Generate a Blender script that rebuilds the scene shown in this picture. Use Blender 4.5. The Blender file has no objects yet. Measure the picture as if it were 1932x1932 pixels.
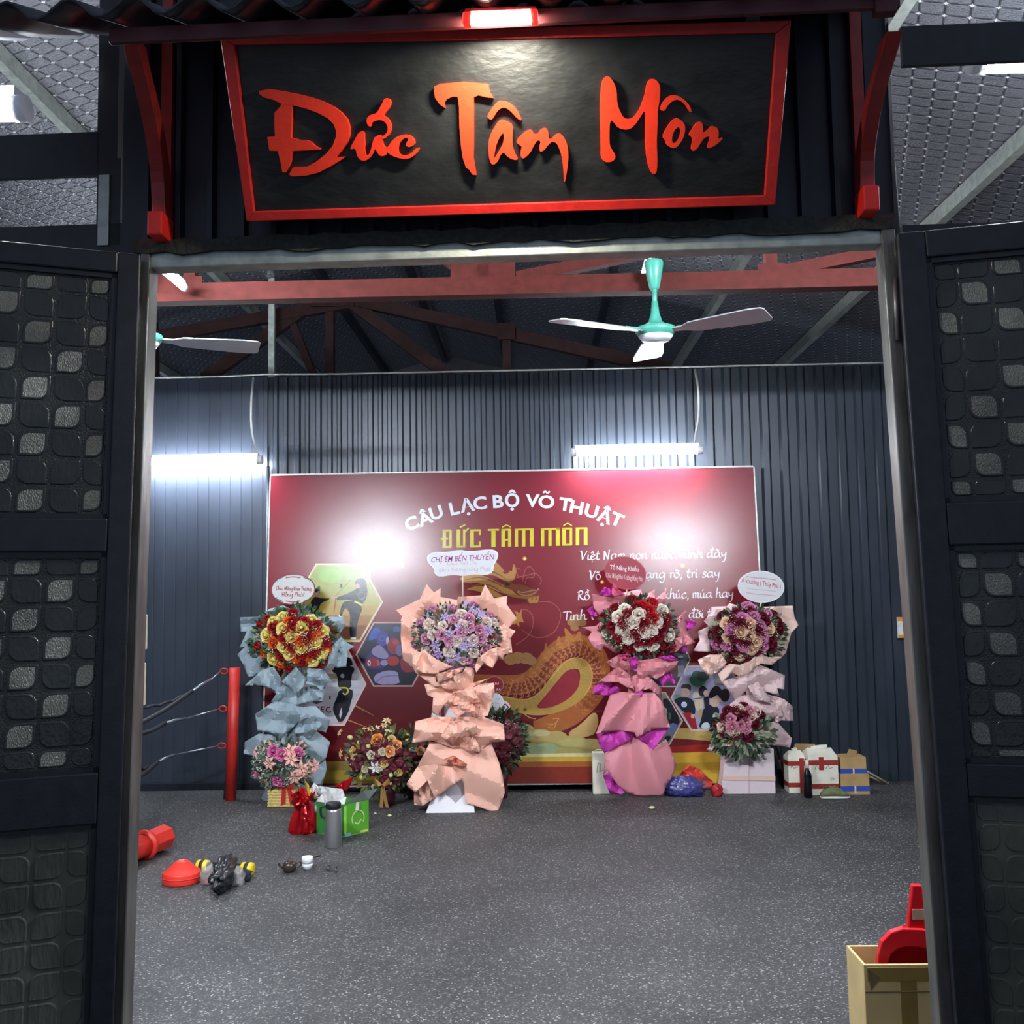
import bpy, bmesh, math, random
from mathutils import Vector, Matrix
random.seed(7)
R = math.radians
scene = bpy.context.scene
COL = scene.collection

# ------------------------------------------------------------------ camera
FPX = 1900.0                     # focal length in pixels of the 1932 px frame
CAMH, YAW, PITCH, ROLL = 1.5, R(1.2), R(4.634), R(0.9)
CAM = Vector((0, 0, CAMH))
_f = Vector((-math.sin(YAW)*math.cos(PITCH), math.cos(YAW)*math.cos(PITCH), math.sin(PITCH)))
_r0 = Vector((math.cos(YAW), math.sin(YAW), 0))
_u0 = _r0.cross(_f)
_r = _r0*math.cos(ROLL) - _u0*math.sin(ROLL)
_u = _u0*math.cos(ROLL) + _r0*math.sin(ROLL)
cd = bpy.data.cameras.new('camera'); cam = bpy.data.objects.new('camera', cd); COL.objects.link(cam)
cd.sensor_width = 36.0; cd.sensor_fit = 'HORIZONTAL'; cd.lens = 36.0*FPX/1932.0
cd.clip_start = 0.05; cd.clip_end = 200
cam.matrix_world = Matrix(((_r.x, _u.x, -_f.x, 0), (_r.y, _u.y, -_f.y, 0), (_r.z, _u.z, -_f.z, CAMH), (0, 0, 0, 1)))
scene.camera = cam

# ------------------------------------------------------------------ world and view
world = bpy.data.worlds.new('night_sky'); scene.world = world; world.use_nodes = True
wb = world.node_tree.nodes['Background']
wb.inputs[0].default_value = (0.62, 0.74, 1.0, 1); wb.inputs[1].default_value = 0.3
vs = scene.view_settings
vs.view_transform = 'Standard'; vs.look = 'None'; vs.gamma = 1.0; vs.use_curve_mapping = False
vs.exposure = 0.25
FRONT_K = 5.2          # the two lamps near the front are brighter
TUBE_E = 140.0          # emission of the white tube lamps
SIGN_E = 850.0          # emission of the small lamp over the sign

# ------------------------------------------------------------------ where a seen point lies
def ray(px, py):
    return _f + _r*((px-966.0)/FPX) - _u*((py-966.0)/FPX)
def hit(px, py, p0, n):
    d = ray(px, py); p0 = Vector(p0); n = Vector(n)
    return CAM + d*((p0-CAM).dot(n)/d.dot(n))
def P(px, py, Y): return hit(px, py, (0, Y, 0), (0, 1, 0))
def G(px, py, z=0.0): return hit(px, py, (0, 0, z), (0, 0, 1))
def mpp(Y): return Y/FPX       # metres per pixel at distance Y

# ------------------------------------------------------------------ materials
def lin(c):
    if isinstance(c, str):
        c = c.lstrip('#'); c = tuple(int(c[i:i+2], 16)/255 for i in (0, 2, 4))
    return tuple(x/12.92 if x <= .04045 else ((x+.055)/1.055)**2.4 for x in c)
_mats = {}
def mat(color, rough=.6, metal=0., var=.12, vscale=14., bump=0., bscale=60., name=None, spec=.5, trans=0., coat=0., emit=0., sss=0., alpha=1., stretch=None, backface=None):
    key = (color, rough, metal, var, vscale, bump, bscale, name, spec, trans, coat, emit, alpha, stretch, backface)
    if key in _mats: return _mats[key]
    m = bpy.data.materials.new(name or 'paint_%s' % (color if isinstance(color, str) else 'mix')); m.use_nodes = True
    nt = m.node_tree; N = nt.nodes; L = nt.links; b = N['Principled BSDF']
    c = lin(color)
    b.inputs['Roughness'].default_value = rough; b.inputs['Metallic'].default_value = metal
    b.inputs['Specular IOR Level'].default_value = spec
    b.inputs['Base Color'].default_value = (*c, 1)
    if trans: b.inputs['Transmission Weight'].default_value = trans
    if coat: b.inputs['Coat Weight'].default_value = coat; b.inputs['Coat Roughness'].default_value = .12
    if alpha < 1: b.inputs['Alpha'].default_value = alpha
    if emit:
        b.inputs['Emission Color'].default_value = (*c, 1); b.inputs['Emission Strength'].default_value = emit
    tc = N.new('ShaderNodeTexCoord'); src = tc.outputs['Object']
    if stretch:
        mp = N.new('ShaderNodeMapping'); mp.inputs['Scale'].default_value = stretch; L.new(src, mp.inputs[0]); src = mp.outputs[0]
    if var:
        nz = N.new('ShaderNodeTexNoise'); nz.inputs['Scale'].default_value = vscale; nz.inputs['Detail'].default_value = 5
        L.new(src, nz.inputs['Vector'])
        rp = N.new('ShaderNodeValToRGB')
        rp.color_ramp.elements[0].position = .3; rp.color_ramp.elements[1].position = .7
        rp.color_ramp.elements[0].color = (*[x*(1-var) for x in c], 1)
        rp.color_ramp.elements[1].color = (*[min(1, x*(1+var)+var*.01) for x in c], 1)
        L.new(nz.outputs['Fac'], rp.inputs[0]); col_out = rp.outputs[0]
        if backface:
            ge = N.new('ShaderNodeNewGeometry'); mx = N.new('ShaderNodeMix'); mx.data_type = 'RGBA'
            L.new(ge.outputs['Backfacing'], mx.inputs[0]); L.new(col_out, mx.inputs[6]); mx.inputs[7].default_value = (*lin(backface), 1)
            col_out = mx.outputs[2]
        L.new(col_out, b.inputs['Base Color'])
    if bump:
        n2 = N.new('ShaderNodeTexNoise'); n2.inputs['Scale'].default_value = bscale; n2.inputs['Detail'].default_value = 3
        L.new(src, n2.inputs['Vector'])
        bp = N.new('ShaderNodeBump'); bp.inputs['Strength'].default_value = bump; bp.inputs['Distance'].default_value = .01
        L.new(n2.outputs['Fac'], bp.inputs['Height']); L.new(bp.outputs[0], b.inputs['Normal'])
    _mats[key] = m
    return m
def emitter(color, strength, name):
    m = bpy.data.materials.new(name); m.use_nodes = True
    nt = m.node_tree; nt.nodes.clear()
    e = nt.nodes.new('ShaderNodeEmission'); o = nt.nodes.new('ShaderNodeOutputMaterial')
    e.inputs[0].default_value = (*color, 1); e.inputs[1].default_value = strength
    nt.links.new(e.outputs[0], o.inputs[0]); return m

# ------------------------------------------------------------------ mesh building
class MB:
    """collects shapes in world space; build() links them as one mesh object"""
    def __init__(self, M=None): self.v = []; self.f = []; self.mi = []; self.sm = []; self.M = M
    def add(self, vs, fs, mi=0, smooth=False):
        o = len(self.v)
        self.v += [Vector(v) if self.M is None else self.M @ Vector(v) for v in vs]
        for f in fs: self.f.append([i+o for i in f]); self.mi.append(mi); self.sm.append(smooth)
        return self
    def box(self, x0, x1, y0, y1, z0, z1, mi=0):
        v = [(x, y, z) for x in (x0, x1) for y in (y0, y1) for z in (z0, z1)]
        return self.add(v, [(0, 1, 3, 2), (4, 6, 7, 5), (0, 4, 5, 1), (2, 3, 7, 6), (0, 2, 6, 4), (1, 5, 7, 3)], mi)
    def bar(self, a, b, w, h, mi=0, up=(0, 0, 1)):
        a, b = Vector(a), Vector(b); d = (b-a).normalized(); up = Vector(up)
        if abs(d.dot(up)) > .98: up = Vector((0, 1, 0))
        s = d.cross(up).normalized(); t = s.cross(d)
        v = [p+s*(w/2*i)+t*(h/2*j) for p in (a, b) for i, j in ((-1, -1), (1, -1), (1, 1), (-1, 1))]
        return self.add(v, [(0, 1, 2, 3), (7, 6, 5, 4), (0, 4, 5, 1), (1, 5, 6, 2), (2, 6, 7, 3), (3, 7, 4, 0)], mi)
    def tube(self, pts, r, n=8, mi=0, caps=True, rs=None):
        pts = [Vector(p) for p in pts]; k = len(pts); vs = []; fs = []
        prev = None
        for i, p in enumerate(pts):
            d = (pts[min(i+1, k-1)]-pts[max(i-1, 0)]).normalized()
            if prev is None:
                a = Vector((0, 0, 1)) if abs(d.z) < .9 else Vector((1, 0, 0)); s = d.cross(a).normalized()
            else:
                s = (prev - d*prev.dot(d)).normalized()
            prev = s; t = d.cross(s); rr = rs[i] if rs else r
            vs += [p+(s*math.cos(2*math.pi*j/n)+t*math.sin(2*math.pi*j/n))*rr for j in range(n)]
        for i in range(k-1):
            for j in range(n): fs.append((i*n+j, i*n+(j+1) % n, (i+1)*n+(j+1) % n, (i+1)*n+j))
        self.add(vs, fs, mi, True)
        if caps:
            o = len(self.v)-k*n
            self.f.append([o+j for j in range(n)][::-1]); self.mi.append(mi); self.sm.append(False)
            self.f.append([o+(k-1)*n+j for j in range(n)]); self.mi.append(mi); self.sm.append(False)
        return self
    def lathe(self, prof, c=(0, 0, 0), n=20, mi=0, A=None, smooth=True):
        c = Vector(c); vs = []; fs = []
        for r, z in prof:
            for j in range(n):
                q = Vector((r*math.cos(2*math.pi*j/n), r*math.sin(2*math.pi*j/n), z))
                vs.append(c+(A @ q if A else q))
        for i in range(len(prof)-1):
            for j in range(n): fs.append((i*n+j, i*n+(j+1) % n, (i+1)*n+(j+1) % n, (i+1)*n+j))
        if prof[0][0] > 1e-6: fs.append(tuple(range(n))[::-1])
        if prof[-1][0] > 1e-6: fs.append(tuple((len(prof)-1)*n+j for j in range(n)))
        return self.add(vs, fs, mi, smooth)
    def prism(self, pts, off, mi=0, side=None):
        """a polygon of 3D points pushed along off (front face = pts)"""
        pts = [Vector(p) for p in pts]; off = Vector(off); n = len(pts)
        vs = pts+[p+off for p in pts]
        self.add(vs, [tuple(range(n)), tuple(range(2*n-1, n-1, -1))], mi)
        o = len(self.v)-2*n
        for i in range(n):
            self.f.append([o+i, o+n+i, o+n+(i+1) % n, o+(i+1) % n]); self.mi.append(mi if side is None else side); self.sm.append(False)
        return self
    def poly(self, pts, mi=0): return self.add(pts, [tuple(range(len(pts)))], mi)
    def build(self, name, mats, parent=None, tri=False, recalc=True, bevel=0., solid=0., subd=0, crease=0.):
        me = bpy.data.meshes.new(name)
        base = Vector(parent_world(parent)) if parent else (sum(self.v, Vector())/max(1, len(self.v)) if self.v else Vector())
        if not parent:
            zmin = min(p.z for p in self.v); base = Vector((base.x, base.y, zmin))
        me.from_pydata([p-base for p in self.v], [], self.f)
        if not isinstance(mats, (list, tuple)): mats = [mats]
        for m in mats: me.materials.append(m)
        for p, i, s in zip(me.polygons, self.mi, self.sm): p.material_index = min(i, len(mats)-1); p.use_smooth = s
        if recalc or tri:
            bm = bmesh.new(); bm.from_mesh(me)
            if recalc: bmesh.ops.recalc_face_normals(bm, faces=bm.faces)
            if crease:
                for e in bm.edges:
                    if len(e.link_faces) == 2 and e.calc_face_angle(0) > crease: e.smooth = False
            if tri: bmesh.ops.triangulate(bm, faces=[f for f in bm.faces if len(f.verts) > 4], ngon_method='EAR_CLIP')
            bm.to_mesh(me); bm.free()
        me.update()
        o = bpy.data.objects.new(name, me); COL.objects.link(o)
        if parent: o.parent = parent
        else: o.location = base
        if bevel:
            md = o.modifiers.new('edge', 'BEVEL'); md.width = bevel; md.segments = 2; md.limit_method = 'ANGLE'; md.angle_limit = R(40)
        if solid:
            md = o.modifiers.new('thick', 'SOLIDIFY'); md.thickness = solid; md.offset = 0
        if subd:
            md = o.modifiers.new('round', 'SUBSURF'); md.levels = subd; md.render_levels = subd
        return o
def parent_world(o):
    p = Vector((0, 0, 0))
    while o is not None: p += o.location; o = o.parent
    return p
def empty(name, loc):
    o = bpy.data.objects.new(name, None); COL.objects.link(o); o.location = loc; o.empty_display_size = .1; return o
def tag(o, label=None, cat=None, group=None, kind=None):
    if label: o['label'] = label
    if cat: o['category'] = cat
    if group: o['group'] = group
    if kind: o['kind'] = kind
    return o
def thing(name, loc, label, cat, group=None): return tag(empty(name, loc), label, cat, group)
def struct(mb, name, mats, label=None, **k):
    o = mb.build(name, mats, **k); o['kind'] = 'structure'
    if label: o['label'] = label
    return o
def child(o, parent, name, loc, rot=(0, 0, 0), sc=1.):
    """a copy of a prototype that shares its mesh"""
    c = bpy.data.objects.new(name, o); COL.objects.link(c); c.parent = parent
    c.location = Vector(loc)-parent_world(parent); c.rotation_euler = rot
    c.scale = (sc, sc, sc) if not isinstance(sc, tuple) else sc
    return c
# =================================================================== the setting
YW = 8.05                                   # back wall
ROOF_X, ROOF_Z, ROOF_S = -1.0, 4.43, .25    # ridge line and slope of the roof
def roof_z(x): return ROOF_Z-ROOF_S*abs(x-ROOF_X)
YA = R(-1.8)
FM = Matrix.Translation((0, 2.4, 0)) @ Matrix.Rotation(YA, 4, 'Z')      # frame of the entrance front
FMI = FM.inverted()
SHL = Matrix(((1, 0, .021, -.021*2.3), (0, 1, 0, 0), (0, 0, 1, 0), (0, 0, 0, 1)))
SHR = Matrix(((1, 0, -.027, .027*2.3), (0, 1, 0, 0), (0, 0, 1, 0), (0, 0, 0, 1)))      # the jambs stand a little out of plumb
def fp(px, py, w=0.):
    """(u, w, z) in the entrance frame of the point seen at a pixel, at depth w behind the front"""
    p0 = FM @ Vector((0, w, 0)); n = FM.to_3x3() @ Vector((0, 1, 0))
    return FMI @ hit(px, py, p0, n)

m_black = mat('#12161f', .42, var=.25, vscale=30, bump=.05, bscale=150, name='black_paint')
m_navy = mat('#161b28', .45, var=.2, vscale=8, bump=.04, bscale=40, name='navy_sheet')
m_galv = mat('#a9b0a8', .42, metal=.75, var=.22, vscale=26, bump=.05, bscale=80, name='galvanised_steel')
m_maroon = mat('#52201b', .72, spec=.2, var=.18, vscale=18, name='red_oxide_paint')
m_dkred = mat('#8e2320', .45, var=.2, vscale=20, name='dark_red_paint')
m_red = mat('#d8251c', .4, var=.1, vscale=20, name='red_paint')

# floor: black rubber granules with pale flecks
def floor_mat():
    m = bpy.data.materials.new('rubber_fleck_floor'); m.use_nodes = True
    nt = m.node_tree; N = nt.nodes; L = nt.links; b = N['Principled BSDF']
    b.inputs['Roughness'].default_value = .62
    tc = N.new('ShaderNodeTexCoord')
    v = N.new('ShaderNodeTexVoronoi'); v.inputs['Scale'].default_value = 165; L.new(tc.outputs['Object'], v.inputs['Vector'])
    wn = N.new('ShaderNodeSeparateColor'); L.new(v.outputs['Color'], wn.inputs[0])
    r1 = N.new('ShaderNodeValToRGB'); e = r1.color_ramp.elements
    e[0].position = 0; e[0].color = (.028, .029, .032, 1); e[1].position = 1; e[1].color = (.4, .4, .39, 1)
    for p, c in ((.55, .044), (.82, .07), (.9, .105), (.955, .18)):
        q = e.new(p); q.color = (c, c, c*1.03, 1)
    L.new(wn.outputs[0], r1.inputs[0])
    n2 = N.new('ShaderNodeTexNoise'); n2.inputs['Scale'].default_value = 2.2; n2.inputs['Detail'].default_value = 6; L.new(tc.outputs['Object'], n2.inputs['Vector'])
    r2 = N.new('ShaderNodeValToRGB'); r2.color_ramp.elements[0].position = .3; r2.color_ramp.elements[0].color = (.75, .75, .75, 1)
    r2.color_ramp.elements[1].position = .75; r2.color_ramp.elements[1].color = (1.35, 1.33, 1.3, 1); L.new(n2.outputs['Fac'], r2.inputs[0])
    mx = N.new('ShaderNodeMix'); mx.data_type = 'RGBA'; mx.blend_type = 'MULTIPLY'; mx.inputs[0].default_value = 1
    L.new(r1.outputs[0], mx.inputs[6]); L.new(r2.outputs[0], mx.inputs[7]); L.new(mx.outputs[2], b.inputs['Base Color'])
    bp = N.new('ShaderNodeBump'); bp.inputs['Strength'].default_value = .5; bp.inputs['Distance'].default_value = .004
    L.new(wn.outputs[1], bp.inputs['Height']); L.new(bp.outputs[0], b.inputs['Normal'])
    return m
struct(MB().box(-4.3, 4.3, 2.3, YW+.1, -.1, 0), 'floor', floor_mat(), 'dark grey rubber floor with pale flecks')
struct(MB().box(-6, 6, -3, 2.3, -.12, -.02), 'ground', mat('#4a4a48', .85, var=.3, vscale=5, bump=.2, bscale=60), 'concrete ground outside the entrance')

# corrugated sheet in the XZ plane: trapezoid ribs standing towards the viewer
def ribs(mb, x0, x1, y, z0, z1, pitch, depth, flat=.45, mi=0, jitter=0.):
    prof = [(x0, 0.)]; x = x0
    while x < x1-1e-4:
        p = pitch*(1+random.uniform(-jitter, jitter)); a = p*flat; s = (p-a)*.22; b = p-a-2*s
        for dx, d in ((a, 0), (s, depth), (b, depth), (s, 0)):
            x += dx; prof.append((min(x, x1), d))
    vs = []
    for x, d in prof: vs += [(x, y-d, z0), (x, y-d, z1)]
    fs = [(2*i, 2*i+2, 2*i+3, 2*i+1) for i in range(len(prof)-1)]
    mb.add(vs, fs, mi)
    mb.box(x0, x1, y+.004, y+.03, z0, z1, mi)

zt = P(966, 703, YW).z                                      # top of the back wall
xs = P(505, 1100, YW).x                        # where the flat sheets end and the ribbed ones start
def metal_wall_mat(name, c, rough):
    return mat(c, rough, metal=.15, var=.22, vscale=3.0, bump=.06, bscale=6, name=name, stretch=(1, 1, .35))
m_rib = metal_wall_mat('dark_ribbed_sheet', '#2e3641', .36)
m_flat = metal_wall_mat('dark_flat_sheet', '#343b47', .34)
mb = MB(); x1 = P(1150, 1000, YW).x; ribs(mb, xs, x1, YW, 0, zt, .095, .018, .42, jitter=.25)
ribs(mb, x1, 4.2, YW, 0, zt, .15, .024, .45, jitter=.12)
struct(mb, 'wall_back', m_rib, 'dark grey ribbed metal sheet wall', recalc=False)
mb = MB().box(-4.2, xs, YW-.03, YW+.02, 0, zt)
wf = struct(mb, 'wall_back_flat', m_flat, 'smooth dark metal panel wall with vertical seams')
x = xs-.03
while x > -4.15:                               # sheets of the flat wall, each with a raised seam
    pw = .088
    s = MB().box(x-pw+.004, x-.004, YW-.034, YW-.028, .06, zt).build('wall_sheet', m_flat, wf, bevel=.002)
    x -= pw
MB().box(-4.2, xs, YW-.06, YW-.03, 0, .05).build('baseboard', m_black, wf)
MB().tube([(xs+.015, YW-.06, .0), (xs+.015, YW-.06, 2.55)], .014).build('edge_trim', mat('#2c333d', .4, .3), wf)
for s, nm in ((-1, 'wall_left'), (1, 'wall_right')):
    mb = MB(Matrix.Translation((s*4.22, 0, 0)) @ Matrix.Rotation(R(90)*s, 4, 'Z'))
    ribs(mb, -YW-.1 if s < 0 else 2.5, -2.5 if s < 0 else YW+.1, 0, 0, 3.15, .15, .02)
    mb.M = None
    struct(mb, nm, m_rib, 'dark ribbed metal side wall', recalc=False)
m_under = mat('#1a1f2a', .8, name='dark_void')
struct(MB().box(-4.4, 4.4, 12.2, 12.3, 0, 4.5), 'wall_far', m_navy, 'dark wall of the hall beyond the partition')

# roof underside: foil sheet embossed with rounded cells
def foil_mat():
    m = bpy.data.materials.new('embossed_foil'); m.use_nodes = True
    nt = m.node_tree; N = nt.nodes; L = nt.links; b = N['Principled BSDF']
    b.inputs['Metallic'].default_value = .55; b.inputs['Roughness'].default_value = .38
    tc = N.new('ShaderNodeTexCoord')
    mp = N.new('ShaderNodeMapping'); mp.inputs['Rotation'].default_value = (0, 0, R(14)); mp.inputs['Scale'].default_value = (10.5, 13, 0)
    L.new(tc.outputs['Object'], mp.inputs[0]); sp = N.new('ShaderNodeSeparateXYZ'); L.new(mp.outputs[0], sp.inputs[0])
    def M(op, a, b=None, c=None):
        n = N.new('ShaderNodeMath'); n.operation = op
        for k, q in enumerate((a, b, c)):
            if q is None: continue
            if isinstance(q, (int, float)): n.inputs[k].default_value = q
            else: L.new(q, n.inputs[k])
        return n.outputs[0]
    du, dv = [M('ABSOLUTE', M('SUBTRACT', M('FRACT', sp.outputs[k]), .5)) for k in (0, 1)]
    edge = M('MINIMUM', du, dv)                                   # 0 on the seams between cells
    star = M('ADD', M('SQRT', du), M('SQRT', dv))                  # small at the crossings
    r = N.new('ShaderNodeValToRGB'); e = r.color_ramp.elements
    e[0].position = .0; e[0].color = (.02, .022, .027, 1); e[1].position = .07; e[1].color = (.12, .125, .14, 1)
    q = e.new(.035); q.color = (.03, .032, .037, 1)
    L.new(edge, r.inputs[0])
    mx = N.new('ShaderNodeMix'); mx.data_type = 'RGBA'; L.new(M('LESS_THAN', star, .46), mx.inputs[0]); L.new(r.outputs[0], mx.inputs[6]); mx.inputs[7].default_value = (.55, .56, .6, 1)
    L.new(mx.outputs[2], b.inputs['Base Color'])
    nz = N.new('ShaderNodeTexNoise'); nz.inputs['Scale'].default_value = 90; L.new(tc.outputs['Object'], nz.inputs['Vector'])
    ad = N.new('ShaderNodeMath'); ad.operation = 'MULTIPLY_ADD'; ad.inputs[1].default_value = .25
    L.new(nz.outputs['Fac'], ad.inputs[0]); L.new(M('MINIMUM', edge, .12), ad.inputs[2])
    bp = N.new('ShaderNodeBump'); bp.inputs['Strength'].default_value = .8; bp.inputs['Distance'].default_value = .03
    L.new(ad.outputs[0], bp.inputs['Height']); L.new(bp.outputs[0], b.inputs['Normal'])
    return m
m_foil = foil_mat()
roofs = []
for nm, xe in (('ceiling_left', -4.4), ('ceiling_right', 4.4)):
    t = .03
    mb = MB(); z0, z1 = ROOF_Z, roof_z(xe)
    mb.prism([(ROOF_X, 2.42, z0), (xe, 2.42, z1), (xe, 12.2, z1), (ROOF_X, 12.2, z0)], (0, 0, t))
    roofs.append(struct(mb, nm, m_foil, 'sloping roof lined with embossed silver foil'))
for x in (-3.6, -2.44, -1.75, -1.05, -.3, .65, 1.47, 2.3, 3.2):
    z = roof_z(x)-.045
    MB().bar((x, 3.4 if abs(x-1.47) < .01 else 2.45, z), (x, 12.1, z), .05, .085).build('purlin', m_galv if x > 1 or x < -2.4 else m_black, roofs[0] if x < ROOF_X else roofs[1])

# ------------------------------------------------------------------ roof trusses
def member(root, name, a, b, w, h, m=None): return MB().bar(a, b, w, h).build(name, m or m_maroon, root)
T1Y = 5.2
c0, c1 = P(290, 553, T1Y), P(1660, 539, T1Y); zc = (c0.z+c1.z)/2
t1 = thing('roof_truss', (0, T1Y, zc), 'dark red steel roof truss crossing the hall above the ceiling fans', 'truss'); t1['kind'] = 'structure'
for dz, hh, nm in ((.032, .055, 'chord_upper'), (-.02, .045, 'chord_lower')):
    member(t1, nm, (-4.2, T1Y-(.02 if dz < 0 else 0), zc+dz), (4.2, T1Y-(.02 if dz < 0 else 0), zc+dz), .09, hh)
for px in (360, 912, 1455):
    q = P(px, 540, T1Y); member(t1, 'post', (q.x, T1Y, zc), (q.x, T1Y, roof_z(q.x)-.1), .06, .06)
    w = .17 if px == 912 else .07
    MB().box(q.x-w, q.x+w, T1Y-.03, T1Y-.02, zc-.0, zc+(.15 if px == 912 else .1)).build('gusset_plate', m_maroon, t1)
for (a, b, k) in (((895, 525), (838, 485), 7), ((975, 525), (1180, 483), 3.2), ((1440, 520), (1600, 488), 1.5), ((330, 540), (250, 515), 1.5)):
    A, B = P(*a, T1Y), P(*b, T1Y); d = B-A; t = 1.
    while t < k and (A+d*t).z < roof_z((A+d*t).x)-.12: t += .1
    member(t1, 'diagonal', A+Vector((0, .004, 0)), A+d*t+Vector((0, .004, 0)), .06, .06)
for xe in (-2.2, 1.3): member(t1, 'rafter', (ROOF_X, T1Y, ROOF_Z-.13), (xe, T1Y, roof_z(xe)-.13), .08, .09)
T2Y = 8.4
m_mar2 = mat('#2a1615', .75, spec=.2, var=.18, vscale=18, name='dimmed_red_oxide')  # truss paint darkened: the dimness beyond the wall is put into its colour
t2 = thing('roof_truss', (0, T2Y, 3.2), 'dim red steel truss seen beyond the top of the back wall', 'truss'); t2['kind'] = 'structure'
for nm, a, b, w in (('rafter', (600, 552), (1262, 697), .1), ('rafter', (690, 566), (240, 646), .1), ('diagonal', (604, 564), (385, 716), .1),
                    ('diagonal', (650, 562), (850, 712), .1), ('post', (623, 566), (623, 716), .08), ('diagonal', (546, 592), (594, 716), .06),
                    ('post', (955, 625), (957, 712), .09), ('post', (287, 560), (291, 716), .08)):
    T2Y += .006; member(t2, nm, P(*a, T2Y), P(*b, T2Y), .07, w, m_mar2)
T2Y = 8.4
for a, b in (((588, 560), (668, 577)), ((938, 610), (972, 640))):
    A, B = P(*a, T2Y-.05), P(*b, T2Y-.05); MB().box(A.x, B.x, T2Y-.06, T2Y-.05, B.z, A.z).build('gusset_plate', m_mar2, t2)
a, b = P(513, 712, YW+.12), P(513, 505, YW+.12)
struct(MB().bar((a.x, a.y, 0), (a.x, b.y, roof_z(a.x)), .05, .05), 'trim_1', m_galv, 'galvanised upright rising above the back wall')

# ------------------------------------------------------------------ lamps
m_tube = emitter((.86, .92, 1.0), TUBE_E, 'white_tube_light')
m_cap = mat('#e8e8ea', .4, name='white_plastic')
m_flood = emitter((.86, .92, 1.0), TUBE_E*FRONT_K, 'bright_tube_light')
def tube_lamp(a, b, label, r=.02, m=None, wall=False):
    a, b = Vector(a), Vector(b); c = (a+b)/2; d = (b-a).normalized()
    t = thing('tube_lamp', c, label, 'lamp', 'white tube lamps of the hall')
    MB().tube([a, b], r, 12).build('light_tube', m or m_tube, t)
    MB().tube([a-d*.03, a+d*.012], r*1.12, 12).build('end_cap', m_cap, t)
    MB().tube([b-d*.012, b+d*.03], r*1.12, 12).build('end_cap', m_cap, t)
    MB().bar(a+Vector((0, 0, r*1.25)), b+Vector((0, 0, r*1.25)), r*1.4, r*.9).build('batten', m_cap, t)
    if wall:
        for f in (.12, .88):
            q = a.lerp(b, f)+Vector((0, 0, r*1.5)); MB().bar(q, (q.x, YW-.02, q.z+.03), .02, .008).build('wall_arm', m_galv, t)
    return t
YL = YW-.22
za = (P(480, 868, YL).z+P(285, 871, YL).z)/2
tube_lamp((P(232, 870, YL).x, YL, za), (P(488, 868, YL).x, YL, za), 'white tube lamp hung on the smooth panels beside the banner', .031, wall=True)
zb = P(1200, 851, YL).z
tube_lamp((P(1085, 853, YL).x, YL, zb), (P(1318, 848, YL).x, YL, zb), 'white tube lamp hung above the red banner', .031, wall=True)
a = P(306, 507, 4.5); b = hit(346, 541, a, (0, 0, 1)); b = P(346, 541, 5.0); tube_lamp(a, (b.x, b.y, b.z), 'white tube lamp slung beside the truss at the far left', .018)
a = P(1226, 484, 5.25); b = P(1212, 533, 5.75); tube_lamp(a, b, 'white tube lamp behind the green fan rod', .02)
a = P(1848, 119, 2.9); tube_lamp(a, (a.x+.95, a.y, a.z), 'white tube lamp seen through the opening over the right gate leaf', .03, m_flood)
a = P(34, 205, 2.9); tube_lamp((a.x-.95, a.y, a.z), a, 'glaring white tube lamp seen through the opening over the left gate leaf', .036, m_flood)

# cables to the lamps
m_cable = mat('#d9dad6', .5, name='white_cable')
def cable(pts, r, label):
    return tag(MB().tube(pts, r, 6).build('cable', m_cable), label, 'cable')
def smooth_path(pts, n=6):
    out = []
    P_ = [Vector(p) for p in pts]
    for i in range(len(P_)-1):
        p0, p1, p2, p3 = P_[max(i-1, 0)], P_[i], P_[i+1], P_[min(i+2, len(P_)-1)]
        for k in range(n):
            t = k/n
            out.append(.5*((2*p1)+(p2-p0)*t+(2*p0-5*p1+4*p2-p3)*t*t+(3*p1-p0-3*p2+p3)*t**3))
    return out+[P_[-1]]
pts = [(-4.1, YW-.05, zt+.005)]+[P(px, py, YW-.045) for px, py in ((290, 716), (420, 713), (500, 706), (530, 706), (640, 709), (800, 707), (960, 703), (1150, 699), (1310, 696), (1480, 691), (1670, 687))]
pts = [Vector((p[0], p[1], max(p[2], zt+.008))) for p in pts]
cable(smooth_path(pts), .007, 'white cable laid along the top of the back wall')
cable(smooth_path([P(478, 712, YW-.1), P(474, 760, YL), P(475, 810, YL), P(482, 846, YL), Vector((P(483, 861, YL).x, YL, za+.03))]), .009, 'white cable dropping to the lamp beside the banner')
cable(smooth_path([P(1311, 697, YW-.1), P(1317, 730, YL), P(1318, 780, YL), P(1312, 820, YL), Vector((P(1308, 838, YL).x, YL, zb+.03))]), .009, 'white cable dropping to the lamp above the banner')

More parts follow.
